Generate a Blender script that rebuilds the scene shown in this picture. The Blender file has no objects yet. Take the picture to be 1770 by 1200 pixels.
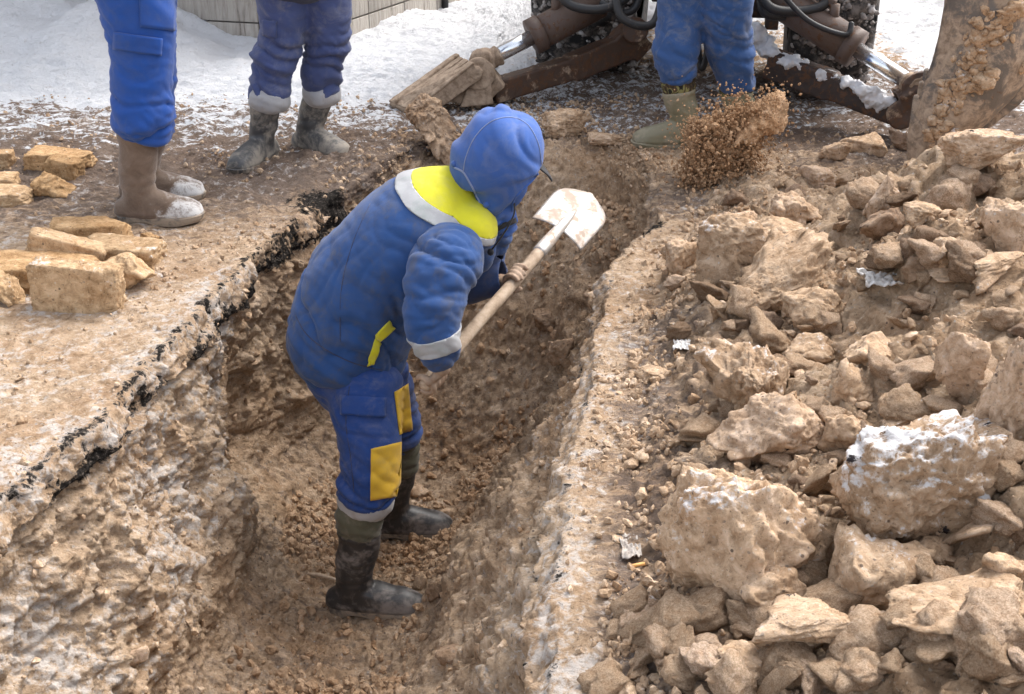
import bpy, bmesh, math, random
import numpy as np
from mathutils import Vector, Matrix
# ------------------------------------------------------------ camera, sky, sun
S = bpy.context.scene
COL = S.collection
CAM_H, PITCH, FPX = 1.6, math.radians(25), 2247.0     # metres, tilt, focal length in photo pixels (1770 wide)
cam_d = bpy.data.cameras.new('camera'); cam = bpy.data.objects.new('camera', cam_d); COL.objects.link(cam)
cam.location = (0, 0, CAM_H); cam.rotation_euler = (math.pi/2 - PITCH, 0, 0)
cam_d.sensor_fit = 'HORIZONTAL'; cam_d.sensor_width = 36; cam_d.lens = 36*FPX/1770
cam_d.clip_start = .05; cam_d.clip_end = 1000
S.camera = cam
SUN_EL, SUN_AZ = math.radians(52), math.radians(48)     # azimuth measured from +Y towards +X
w = bpy.data.worlds.new('World'); S.world = w; w.use_nodes = True
wn = w.node_tree; wn.nodes.clear()
sky = wn.nodes.new('ShaderNodeTexSky'); sky.sky_type = 'NISHITA'; sky.sun_disc = False
sky.sun_elevation = SUN_EL; sky.sun_rotation = SUN_AZ; sky.air_density = 1; sky.dust_density = 4; sky.ozone_density = 1
hs = wn.nodes.new('ShaderNodeHueSaturation'); hs.inputs['Saturation'].default_value = .34
bg = wn.nodes.new('ShaderNodeBackground'); bg.inputs['Strength'].default_value = .15
wo = wn.nodes.new('ShaderNodeOutputWorld')
wn.links.new(sky.outputs[0], hs.inputs['Color']); wn.links.new(hs.outputs[0], bg.inputs['Color']); wn.links.new(bg.outputs[0], wo.inputs['Surface'])
sd = bpy.data.lights.new('sun', 'SUN'); sd.energy = 1.0; sd.angle = math.radians(42); sd.color = (1, .96, .9)
sun = bpy.data.objects.new('sun', sd); COL.objects.link(sun)
sdir = Vector((math.sin(SUN_AZ)*math.cos(SUN_EL), math.cos(SUN_AZ)*math.cos(SUN_EL), math.sin(SUN_EL)))
sun.rotation_euler = (-sdir).to_track_quat('-Z', 'Y').to_euler(); sun.location = (3, 3, 8)
S.view_settings.view_transform = 'Standard'; S.view_settings.look = 'None'
S.view_settings.exposure = 1.50; S.view_settings.gamma = 1

# ------------------------------------------------------------ survey helpers: where a sight line meets a plane
def ray(px, py):
    a, b = (px-885)/FPX, -(py-600)/FPX
    c, s = math.cos(PITCH), math.sin(PITCH)
    return np.array([a, c + b*s, -s + b*c])
def G(px, py, z=0.):
    r = ray(px, py); t = (z-CAM_H)/r[2]; return np.array([0, 0, CAM_H]) + r*t
def P(px, py, Y):
    r = ray(px, py); return np.array([0, 0, CAM_H]) + r*(Y/r[1])
def ppm(p): return FPX/(p[1]*math.cos(PITCH) + (CAM_H-p[2])*math.sin(PITCH))   # photo pixels per metre at p

# ------------------------------------------------------------ noise (numpy)
rs = np.random.RandomState(7)
_perm = rs.permutation(256); _perm = np.concatenate([_perm, _perm, _perm])
_g = rs.normal(size=(256, 3)); _g /= np.linalg.norm(_g, axis=1)[:, None]
def noise(p):
    p = np.asarray(p, float); i = np.floor(p).astype(int); f = p - i; i &= 255
    u = f*f*f*(f*(f*6-15)+10)
    def g(dx, dy, dz):
        h = _perm[_perm[_perm[(i[..., 0]+dx) & 255]+((i[..., 1]+dy) & 255)]+((i[..., 2]+dz) & 255)]
        gv = _g[h]
        return gv[..., 0]*(f[..., 0]-dx)+gv[..., 1]*(f[..., 1]-dy)+gv[..., 2]*(f[..., 2]-dz)
    def l(a, b, t): return a+(b-a)*t
    x00 = l(g(0,0,0), g(1,0,0), u[..., 0]); x10 = l(g(0,1,0), g(1,1,0), u[..., 0])
    x01 = l(g(0,0,1), g(1,0,1), u[..., 0]); x11 = l(g(0,1,1), g(1,1,1), u[..., 0])
    return l(l(x00, x10, u[..., 1]), l(x01, x11, u[..., 1]), u[..., 2])*1.5
def fbm(p, o=4, lac=2.1, gain=.5):
    s = 0; a = 1
    for k in range(o): s = s + a*noise(p+k*13.7); p = p*lac; a *= gain
    return s
def ridged(p, o=3, lac=2.1, gain=.5):
    s = 0; a = 1
    for k in range(o): s = s + a*(1-2*np.abs(noise(p+k*7.3))); p = p*lac; a *= gain
    return s
_wp = rs.rand(256, 3)
def worley(p):
    p = np.asarray(p, float); i = np.floor(p).astype(int); f = p-i
    d1 = np.full(p.shape[:-1], 9.); d2 = d1.copy()
    for dx in (-1, 0, 1):
        for dy in (-1, 0, 1):
            for dz in (-1, 0, 1):
                h = _perm[_perm[_perm[(i[..., 0]+dx) & 255]+((i[..., 1]+dy) & 255)]+((i[..., 2]+dz) & 255)]
                q = _wp[h]+np.array([dx, dy, dz])-f
                d = (q*q).sum(-1); m = d < d1
                d2 = np.where(m, d1, np.minimum(d2, d)); d1 = np.where(m, d, d1)
    return np.sqrt(d1), np.sqrt(d2)
def sst(a, b, x):
    t = np.clip((x-a)/(b-a), 0, 1); return t*t*(3-2*t)
def P3(x, y, z=0): return np.stack(np.broadcast_arrays(np.asarray(x, float), np.asarray(y, float), np.asarray(z, float)), -1)

# ------------------------------------------------------------ objects
ORG = {}
def tag(o, label=None, cat=None, group=None, kind=None):
    if label: o['label'] = label
    if cat: o['category'] = cat
    if group: o['group'] = group
    if kind: o['kind'] = kind
    return o
def mk(name, vf, mat, parent=None, org=(0, 0, 0), smooth=True, attr=None):
    v, f = vf
    if parent is not None: org = ORG[parent.name]
    org = np.array(org, float); v = np.asarray(v, float)-org
    me = bpy.data.meshes.new(name)
    if isinstance(f, np.ndarray):
        n = len(f); k = f.shape[1]
        me.vertices.add(len(v)); me.vertices.foreach_set('co', v.ravel())
        me.loops.add(n*k); me.loops.foreach_set('vertex_index', f.ravel().astype(np.int32))
        me.polygons.add(n); me.polygons.foreach_set('loop_start', np.arange(0, n*k, k, dtype=np.int32))
        me.polygons.foreach_set('loop_total', np.full(n, k, dtype=np.int32)); me.update(calc_edges=True)
    else:
        me.from_pydata([tuple(x) for x in v], [], [tuple(int(i) for i in x) for x in f])
    me.polygons.foreach_set('use_smooth', [bool(smooth)]*len(me.polygons))
    if attr is not None:
        a = me.color_attributes.new('mask', 'FLOAT_COLOR', 'POINT'); a.data.foreach_set('color', np.asarray(attr, np.float32).ravel())
    me.materials.append(mat)
    o = bpy.data.objects.new(name, me); COL.objects.link(o)
    if parent is not None: o.parent = parent
    else: o.location = org
    ORG[o.name] = org
    return o
def empty(name, org):
    o = bpy.data.objects.new(name, None); COL.objects.link(o); o.location = org; o.empty_display_size = .1
    ORG[o.name] = np.array(org, float); return o

# ------------------------------------------------------------ materials
class NT:
    def __init__(s, name):
        s.m = bpy.data.materials.new(name); s.m.use_nodes = True; s.t = s.m.node_tree
        s.b = s.t.nodes['Principled BSDF']; s.tc = s.t.nodes.new('ShaderNodeTexCoord').outputs['Object']
    def set(s, inp, v):
        if hasattr(v, 'default_value') or isinstance(v, bpy.types.NodeSocket): s.t.links.new(v, inp)
        elif isinstance(v, (tuple, list)) and len(v) == 3 and inp.type == 'RGBA': inp.default_value = (*v, 1)
        else: inp.default_value = v
    def map(s, scale=(1, 1, 1), rot=(0, 0, 0)):
        n = s.t.nodes.new('ShaderNodeMapping'); n.inputs['Scale'].default_value = scale; n.inputs['Rotation'].default_value = rot
        s.set(n.inputs[0], s.tc); return n.outputs[0]
    def noise(s, sc, det=4, rough=.55, vec=None, dist=0):
        n = s.t.nodes.new('ShaderNodeTexNoise'); n.inputs['Scale'].default_value = sc; n.inputs['Detail'].default_value = det
        n.inputs['Roughness'].default_value = rough; n.inputs['Distortion'].default_value = dist
        s.set(n.inputs['Vector'], vec or s.tc); return n.outputs['Fac']
    def vor(s, sc, vec=None, feat='F1'):
        n = s.t.nodes.new('ShaderNodeTexVoronoi'); n.inputs['Scale'].default_value = sc; n.feature = feat
        s.set(n.inputs['Vector'], vec or s.tc); return n.outputs['Distance']
    def vorc(s, sc):
        n = s.t.nodes.new('ShaderNodeTexVoronoi'); n.inputs['Scale'].default_value = sc; s.set(n.inputs['Vector'], s.tc)
        q = s.t.nodes.new('ShaderNodeSeparateColor'); s.t.links.new(n.outputs['Color'], q.inputs[0]); return n.outputs['Distance'], q.outputs[0]
    def ramp(s, x, stops):
        n = s.t.nodes.new('ShaderNodeValToRGB'); s.set(n.inputs[0], x); e = n.color_ramp.elements
        while len(e) < len(stops): e.new(.5)
        for k, (p, c) in enumerate(stops): e[k].position = p; e[k].color = (*c, 1) if isinstance(c, (tuple, list)) else (c, c, c, 1)
        return n.outputs[0]
    def mix(s, f, a, b, mode='MIX'):
        n = s.t.nodes.new('ShaderNodeMix'); n.data_type = 'RGBA'; n.blend_type = mode
        s.set(n.inputs[0], f); s.set(n.inputs[6], a); s.set(n.inputs[7], b); return n.outputs[2]
    def math(s, op, a, b=0.):
        n = s.t.nodes.new('ShaderNodeMath'); n.operation = op; s.set(n.inputs[0], a); s.set(n.inputs[1], b); return n.outputs[0]
    def step(s, x, a, b):
        n = s.t.nodes.new('ShaderNodeMapRange'); n.interpolation_type = 'SMOOTHSTEP'
        s.set(n.inputs[0], x); n.inputs[1].default_value = a; n.inputs[2].default_value = b; return n.outputs[0]
    def attr(s, name='mask'):
        n = s.t.nodes.new('ShaderNodeAttribute'); n.attribute_name = name
        q = s.t.nodes.new('ShaderNodeSeparateColor'); s.t.links.new(n.outputs['Color'], q.inputs[0])
        return q.outputs[0], q.outputs[1], q.outputs[2], n.outputs['Alpha']
    def nz(s):
        g = s.t.nodes.new('ShaderNodeNewGeometry'); q = s.t.nodes.new('ShaderNodeSeparateXYZ'); s.t.links.new(g.outputs['Normal'], q.inputs[0]); return q.outputs
    def pos(s):
        q = s.t.nodes.new('ShaderNodeSeparateXYZ'); s.set(q.inputs[0], s.tc); return q.outputs
    def rnd(s): return s.t.nodes.new('ShaderNodeObjectInfo').outputs['Random']
    def bump(s, h, st=.5, dist=.01, prev=None):
        n = s.t.nodes.new('ShaderNodeBump'); n.inputs['Strength'].default_value = st; n.inputs['Distance'].default_value = dist
        s.set(n.inputs['Height'], h)
        if prev: s.t.links.new(prev, n.inputs['Normal'])
        return n.outputs[0]
    def out(s, col, rough=.8, nrm=None, metal=0., spec=.3, sheen=0.):
        s.set(s.b.inputs['Base Color'], col); s.set(s.b.inputs['Roughness'], rough); s.set(s.b.inputs['Metallic'], metal)
        s.set(s.b.inputs['Specular IOR Level'], spec)
        if sheen: s.b.inputs['Sheen Weight'].default_value = sheen
        if nrm: s.t.links.new(nrm, s.b.inputs['Normal'])
        return s.m
SNOW = (.72, .73, .755)
def soil(name, tint=(1, 1, 1), ground=False, frost=0., dark=0., rn=True, sc=1.):
    n = NT(name)
    if ground: n1 = n.noise(2.2, 6, .6, dist=.4); n2 = n.noise(19, 9, .74, dist=.6); n3 = n.noise(95, 6, .7)
    else: n1 = n.noise(5*sc, 6, .6, dist=.4); n2 = n.noise(26*sc, 8, .70, dist=.5); n3 = n.noise(130*sc, 6, .7)
    t = lambda c: tuple(c[i]*tint[i] for i in range(3))
    c = n.ramp(n2, [(.29, t((.15, .096, .060))), (.385, t((.375, .259, .166))), (.51, t((.535, .388, .264))), (.68, t((.71, .55, .41)))])
    c = n.mix(n.step(n1, .42, .66), c, n.mix(1, c, (.84, .77, .70), 'MULTIPLY'))
    c = n.mix(n.math('MULTIPLY', n.step(n3, .57, .68), .65), c, t((.66, .57, .47)))
    c = n.mix(n.math('MULTIPLY', n.step(n3, .43, .33), .7), c, t((.105, .075, .052)))
    gv, gc = n.vorc(75*sc); c = n.mix(n.math('MULTIPLY', n.step(gv, .34, .22), n.math('MULTIPLY', n.step(gc, .74, .78), n.step(n2, .40, .56))), c, n.ramp(gc, [(.75, t((.12, .09, .068))), (.84, t((.20, .15, .115))), (.90, t((.52, .43, .34))), (1, t((.62, .56, .50)))]))
    rough = .92
    if rn:
        r = n.rnd(); c = n.mix(1, c, n.ramp(r, [(0, (.80, .78, .76)), (.5, (1, .98, .96)), (1, (1.0, 1.0, 1.04))]), 'MULTIPLY')
    if ground:
        sn, fr, asp, wet = n.attr()
        nA = n.noise(6, 8, .66, dist=.8); nB = n.noise(38, 7, .7, dist=.5); nC = n.noise(9, 7, .7, vec=n.map((1, 2.6, 1)), dist=1.0)
        # damp, darker clay
        c = n.mix(n.step(n.math('ADD', wet, n.math('MULTIPLY', n.math('SUBTRACT', nC, .5), 2.2)), .25, .85), c, n.mix(.5, n.mix(1, c, (.50, .475, .48), 'MULTIPLY'), (.16, .135, .125)))
        # grit and frost
        f = n.math('ADD', fr, n.math('MULTIPLY', n.math('SUBTRACT', nB, .5), 2.4)); f = n.math('ADD', f, n.math('MULTIPLY', n.math('SUBTRACT', nA, .5), 1.6))
        f = n.math('MULTIPLY', n.step(f, .5, 1.0), n.step(fr, .0, .08))
        c = n.mix(n.math('MULTIPLY', f, .8), c, (.68, .635, .60))
        # asphalt crumbs
        a = n.math('ADD', asp, n.math('MULTIPLY', n.math('SUBTRACT', nA, .5), 1.5)); a = n.math('ADD', a, n.math('MULTIPLY', n.math('SUBTRACT', nB, .5), 1.6))
        a = n.math('MULTIPLY', n.step(a, .55, .75), n.step(asp, .0, .1))
        c = n.mix(a, c, n.ramp(n3, [(.35, (.013, .011, .010)), (.55, (.034, .029, .025)), (.70, (.24, .20, .17))]))
        # snow
        s_ = n.math('ADD', sn, n.math('MULTIPLY', n.math('SUBTRACT', nC, .5), 1.7)); s_ = n.math('ADD', s_, n.math('MULTIPLY', n.math('SUBTRACT', nB, .5), .9))
        s_ = n.math('MULTIPLY', n.step(s_, .45, .62), n.step(sn, .0, .06))
        sc = n.mix(n.math('MULTIPLY', n.step(n.math('ADD', nB, n.math('MULTIPLY', nA, .5)), .84, .98), .55), SNOW, (.42, .38, .36))
        c = n.mix(s_, c, sc)
        b = n.bump(n2, .9, .028); b = n.bump(n3, .9, .010, b); b = n.bump(gv, .25, .004, b)
        rough = n.ramp(wet, [(0, .97), (1, .85)])
    else:
        if frost:
            q = n.nz(); f = n.math('ADD', n.noise(7, 8, .7, dist=.6), n.math('MULTIPLY', q[2], .12)); f = n.math('ADD', f, n.math('MULTIPLY', n.math('SUBTRACT', n2, .5), .55))
            f = n.math('ADD', f, n.math('MULTIPLY', n.math('SUBTRACT', n3, .5), .35)); c = n.mix(n.math('MULTIPLY', n.step(f, .72-.20*frost, .86-.20*frost), .93), c, (.66, .65, .655))
        if dark:
            c = n.mix(n.step(n.math('ADD', n.noise(4.5, 7, .7), n.math('MULTIPLY', n2, .3)), .86-.2*dark, .9-.2*dark), c, (.035, .03, .032))
        b = n.bump(n2, .65, .018/sc); b = n.bump(n3, .65, .006/sc, b)
    return n.out(c, rough, b, spec=.08)
# ------------------------------------------------------------ terrain
def itp(y, tab): a = np.array(tab, float); return np.interp(y, a[:, 0], a[:, 1])
FLOOR = -1.05
def rimL(y): return itp(y, [(-3, -2.6), (0, -1.9), (1.9, -1.36), (2.5, -1.23), (2.94, -1.08), (3.6, -.99), (4.07, -.92), (4.54, -.78), (4.9, -.62), (5.3, -.42), (5.7, -.2), (9, 0)]) + .028*noise(P3(y*3.1, 2.2)) + .012*noise(P3(y*14, 5.2))
def rimR(y): return itp(y, [(-3, -.9), (0, -.3), (1.9, .06), (2.6, .138), (3.07, .192), (4.07, .34), (4.5, .54), (4.9, .60), (5.3, .55), (5.7, .3), (9, .2)]) + .03*noise(P3(y*3.3, 8.2)) + .012*noise(P3(y*15, 1.2))
def footL(y): return itp(y, [(-3, -2.3), (0, -1.5), (2, -.98), (3.3, -.88), (4.3, -.88), (4.8, -.62), (5.3, -.36), (5.7, -.15), (9, .05)])
def footR(y): return itp(y, [(-3, -1.5), (0, -.85), (2.4, -.42), (3.16, -.24), (3.95, -.09), (4.71, .16), (5.3, .40), (5.7, .1), (9, .15)])
def depth(y): return -FLOOR*(1-sst(4.45, 5.35, y)**.9)*sst(-2.4, -1.2, y)
def heap(x, y):
    "height of the ground outside the trench, spoil heap and snow banks included"
    x = np.asarray(x, float); y = np.asarray(y, float)
    d = x-.03-itp(y, [(-3, -.9), (0, -.3), (1.9, .08), (2.6, .138), (4.07, .34), (4.5, .54), (4.9, .60), (9, .6)])
    h = .36*sst(.16, 1.25, d)*sst(4.95, 3.9, y+.10*x)*sst(.3, 1.9, y)*sst(4.5, 3.0, x)
    h = h + .07*sst(.1, .3, d)*sst(5.2, 4.7, y)*sst(.5, 1.5, y)*sst(4.5, 3.0, x)
    n = fbm(P3(x*2.3, y*2.3, 3.3), 4)
    h = h*(1+.35*n)
    # loose earth thrown up round the far end of the trench
    h = h + .05*np.exp(-((x-.15)/.45)**2-((y-5.15)/.28)**2)*(1+.6*n) + .05*np.exp(-((x+.55)/.3)**2-((y-5.2)/.35)**2)
    # snow banks against the building
    sb = sst(6.35, 7.5, y+.10*np.sin(x*2.1))*(.03+.27*sst(-1.2, -2.4, x))*sst(-.2, -.8, x)
    sb = sb + .05*sst(6.3, 7.0, y)*sst(1.2, .0, x)*sst(-2, -.8, x)*sst(10, 8, y)
    sb = sb + .16*sst(7.4, 8.6, y)*sst(2.2, 3.2, x)
    h = h + sb*(1+.6*fbm(P3(x*1.6, y*1.6, 9.1), 3)) + .028*sst(6.2, 6.9, y)*sst(14, 9, y)*(np.abs(fbm(P3(x*3.3, y*3.3, 2.7), 4))-.2)*(.4+.6*sst(-1.6, -.6, x))
    h = h + .012*fbm(P3(x*1.1, y*1.1, 1.1), 3)*sst(0, .3, abs(x)+abs(y)*.1)
    return h
def build_terrain():
    ys = [np.linspace(-60, -3, 8)[:-1], np.linspace(-3, 1.6, 40)[:-1], np.arange(1.6, 5.6, .0085)]
    y = 5.6; l = []
    while y < 10: l.append(y); y += .0021*y
    ys += [np.array(l), 10*np.exp(np.linspace(0, np.log(60), 30))]
    Y = np.concatenate(ys)
    def geo(d0, r, mx, far):
        l = [0.]; d = d0
        while l[-1] < mx: l.append(l[-1]+d); d *= 1+r
        l += list(mx*np.exp(np.linspace(.1, np.log(far/mx), 14))); return np.array(l)
    gl = geo(.008, .012, 4.5, 600)[1:]; gr = geo(.0075, .008, 4.5, 600)[1:]
    nw, nf = 130, 120
    rl, rr, fl, fr_, dp = rimL(Y), rimR(Y), footL(Y), footR(Y), depth(Y)
    hl, hr = heap(rl, Y), heap(rr, Y)
    rows = []
    t = np.linspace(0, 1, nw+1)[None, :]
    FIL = .20*sst(.15, .7, dp)
    def wall(rim, foot, hz):
        yy = Y[:, None]+0*t
        # horizontal run: steep at the crust, a little undercut, then leaning to the foot
        fx = .10*sst(0, .1, t) - .05*sst(.08, .22, t)*sst(.45, .22, t) + .9*np.clip((t-.15)/.85, 0, 1)**1.35
        gz = t**1.0
        x = rim[:, None]+(foot-rim)[:, None]*fx; z = hz[:, None]*(1-gz) - (dp-FIL)[:, None]*gz
        return x, yy, z
    X1 = rl[:, None]-gl[::-1][None, :]; Y1 = Y[:, None]+0*X1; Z1 = heap(X1, Y1)
    X2, Y2, Z2 = wall(rl, fl, hl)
    tf = np.linspace(0, 1, nf+1)[None, 1:-1]
    X3 = fl[:, None]+(fr_-fl)[:, None]*tf; Y3 = Y[:, None]+0*X3
    Z3 = -dp[:, None]+FIL[:, None]*np.abs(tf*2-1)**2.6
    X4, Y4, Z4 = wall(rr, fr_, hr); X4, Y4, Z4 = X4[:, ::-1], Y4[:, ::-1], Z4[:, ::-1]
    X5 = rr[:, None]+gr[None, :]; Y5 = Y[:, None]+0*X5; Z5 = heap(X5, Y5)
    X = np.hstack([X1, X2, X3, X4, X5]); YY = np.hstack([Y1, Y2, Y3, Y4, Y5]); Z = np.hstack([Z1, Z2, Z3, Z4, Z5])
    p = np.stack([X, YY, Z], -1)
    n1 = X1.shape[1]; i2 = n1+nw+1; i3 = i2+nf-1; i4 = i3+nw+1
    w = np.zeros_like(X)                     # 1 on the trench walls
    w[:, n1:i2] = np.sin(np.pi*np.clip(t, 0, 1))**.35; w[:, i3:i4] = w[:, n1:i2][:, ::-1]
    w *= sst(.15, .6, dp)[:, None]
    fl_m = np.zeros_like(X); fl_m[:, i2:i3] = 1; fl_m[:, n1:i2] = sst(.8, 1, t); fl_m[:, i3:i4] = sst(.8, 1, t)[:, ::-1]; fl_m *= sst(5.5, 5.2, Y)[:, None]
    du = np.gradient(p, axis=0); dv = np.gradient(p, axis=1)
    nrm = np.cross(dv, du); nrm /= np.linalg.norm(nrm, axis=-1)[..., None]+1e-12
    nrm = np.where(nrm[..., 2:3] < -.05, -nrm, nrm)
    for _ in range(3):
        nrm = (nrm+np.roll(nrm, 1, 1)+np.roll(nrm, -1, 1)); nrm /= np.linalg.norm(nrm, axis=-1)[..., None]+1e-12
    near = sst(12, 8, np.abs(YY))*sst(7, 5, np.abs(X))
    onheap = sst(.1, .3, X-rimR(YY))*sst(5.3, 4.6, YY)*near
    onheap = np.maximum(onheap, np.exp(-((X-.45)/.9)**2-((YY-5.2)/.35)**2)*.8)
    # displacement: broad bulges, ragged ledges, clods, grit
    d = np.zeros_like(X)
    act = near > .001
    q = p[act]; wa, fa, ha = w[act], fl_m[act], onheap[act]
    big = fbm(q*2.6, 3); med = ridged(q*7.5, 3); clod1, c2 = worley(q*13+.3*noise(q*9)[:, None]); fine = fbm(q*30, 5, gain=.62); clod3, c4 = worley(q*42)
    dd = wa*(.055*big+.022*med+.016*(.5-clod1)*sst(-.3, .4, noise(q*3.7))+.010*fine+.007*(.5-clod3)+.010*ridged(q*np.array([23., 23., 9.]), 3))
    dd += wa*.022*(sst(.0, .18, noise(q*np.array([5, 5, 8.])))-.5)+wa*.007*(sst(.0, .15, noise(q*14.+5))-.5)-wa*.012*sst(.12, .5, noise(np.stack([q[:, 0]*9, (q[:, 1]*.75+q[:, 2]*.65)*3.2, (q[:, 2]*.75-q[:, 1]*.65)*26], -1)))
    dd += (1-wa)*(fa*(.020*big+.030*(.45-clod1)*sst(-.2, .3, noise(q*2.2))+.010*fine+.016*(.5-clod3)) + (1-fa)*((.010*big+.006*med)*(1-.4*ha)+.0055*fine+.009*(.5-clod3)*sst(-.3, .3, noise(q*3.3))))
    dd += (1-wa)*(1-fa)*ha*(.045*(.5-clod1)+.03*big+.012*med+.016*(.5-clod3)+.01*fine)
    dd += (.009*wa+.006*(1-wa)*np.maximum(ha, fa))*(sst(0, .28, c4-clod3)-.6)*sst(-.25, .25, noise(q*4.1+3)) + .010*wa*(sst(0, .22, c2-clod1)-.6)*sst(-.1, .3, noise(q*2.9+6))
    # churned frozen ruts further off
    rut = (1-wa)*(1-fa)*sst(4.3, 5.2, q[:, 1])*(1-ha)
    sn_ = sst(6.4, 7.0, q[:, 1])*sst(.2, -.6, q[:, 0])
    dd += rut*(1-.75*sn_)*(.016*ridged(q*np.array([5., 9., 5.]), 3)+.008*fine) + rut*sn_*.02*fbm(q*4, 3)
    # the hollow behind the bulge in the left wall
    k = np.exp(-((q[:, 1]-4.0)/.30)**2-((q[:, 2]+.65)/.38)**2)*(q[:, 0] < -.6)*wa
    dd -= .14*k
    k = np.exp(-((q[:, 1]-3.55)/.16)**2-((q[:, 2]+.6)/.4)**2)*(q[:, 0] < -.6)*wa
    dd += .05*k
    k = np.exp(-((q[:, 1]-3.35)/.2)**2-((q[:, 2]+.75)/.16)**2)*(q[:, 0] > -.3)*wa
    dd += .08*k
    # crust edge broken back here and there
    d[act] = dd*near[act]
    p2 = p+nrm*d[..., None]
    # masks: snow, frost, asphalt, wet
    x, y, z = p2[..., 0], p2[..., 1], p2[..., 2]
    lowz = np.zeros_like(X); lowz[:, n1:i4] = 1
    low = lowz*sst(.02, .10, heap(x, y)-z)*sst(5.45, 5.25, y)
    out = 1-low
    nn = fbm(P3(x*1.3, y*1.3, 4.4), 3)
    yl = y+.22*nn-.05*x
    snow = out*(sst(6.1, 6.7, yl)*.75*(sst(.35, -.4, x)) + sst(6.0, 6.6, y)*sst(2.05, 2.5, x)*.8 + sst(7.8, 8.8, y)*.8)
    snow += out*(.50*sst(4.4, 6.1, yl))*(1-.13*sst(-.9, -.3, x)*sst(7.6, 6.8, y)) + out*.06*sst(5.0, 5.8, y)*np.exp(-((x+.3)/1.2)**2)
    frost = out*(.36+.24*nn)*sst(6.5, 5.8, y)*(1-.75*onheap)
    frost += out*.16*sst(.16, .02, np.abs(x-rimL(y)))*sst(4.6, 4, y) + out*.2*sst(.13, .02, x-rimR(y))*sst(4.2, 3.8, y)
    frost += low*(1-.85*fl_m)*(.66+.35*noise(P3(x*2, y*2, z*2)))*(x < -.7)*sst(-1.0, -.4, z)*sst(4.3, 3.7, y) + low*.42*(x > -.1)*sst(-.9, -.2, z)*sst(4.3, 3.9, y)
    dz = heap(x, y)-z
    asp = .16*out*sst(1.8, .3, np.abs(x-rimL(y)))*sst(5.4, 4.6, y) + low*sst(.13, .07, dz)*.9*(.8+.9*noise(P3(y*5, x*2, 1.5)))*sst(5.0, 4.6, y) + low*.22*sst(.7, .3, dz)*(x < -.6)
    asp += out*.52*sst(.05, .0, np.abs(x-rimL(y)-.0))*sst(4.9, 4.4, y) + out*.45*sst(.04, .0, np.abs(x-rimR(y)-.0))*sst(4.6, 4.4, y)
    asp += out*.75*np.exp(-((x+.72)/.16)**2-((y-4.72)/.12)**2) + out*.7*np.exp(-((x-.62)/.13)**2-((y-4.1)/.07)**2) + out*.6*np.exp(-((x-.5)/.1)**2-((y-4.45)/.07)**2)
    wet = out*(.08+.9*sst(4.1, 5.3, y+.25*nn)*sst(7.4, 6.6, y)*(1-onheap)) + low*(.12+.24*fl_m*sst(-.45, -.8, z)) - .2*onheap
    wet += out*.10*(y < 5) + out*.55*sst(.50, .25, x-rimR(y))*sst(0, .15, x-rimR(y))*sst(4, 3.4, y)
    m = np.clip(np.stack([snow, frost, asp, wet], -1), 0, 1)
    nr, nc = X.shape
    idx = np.arange(nr*nc).reshape(nr, nc)
    f = np.stack([idx[:-1, :-1], idx[:-1, 1:], idx[1:, 1:], idx[1:, :-1]], -1).reshape(-1, 4)
    o = mk('ground', (p2.reshape(-1, 3), f), soil('frozen_ground', ground=True, rn=False), attr=m.reshape(-1, 4))
    tag(o, kind='structure')
    return p2, nrm, (n1, i2, i3, i4), Y
TER, TNRM, TI, TY = build_terrain()
_ty = TY
def ground_z(x, y):
    "built surface height at (x, y), seen from above"
    r = int(np.clip(np.searchsorted(_ty, y), 1, len(_ty)-1)); row = TER[r]
    j = np.argsort(np.abs(row[:, 0]-x))[:3]; return float(row[j, 2].max())
def land(px, py):
    "where the sight line first meets the built ground"
    r = ray(px, py); o = np.array([0, 0, CAM_H])
    t = 1.2
    while t < 14:
        q = o+r*t
        if q[2] < .9 and ground_z(q[0], q[1]) > q[2]: return q
        t += .02
    return G(px, py)
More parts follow.
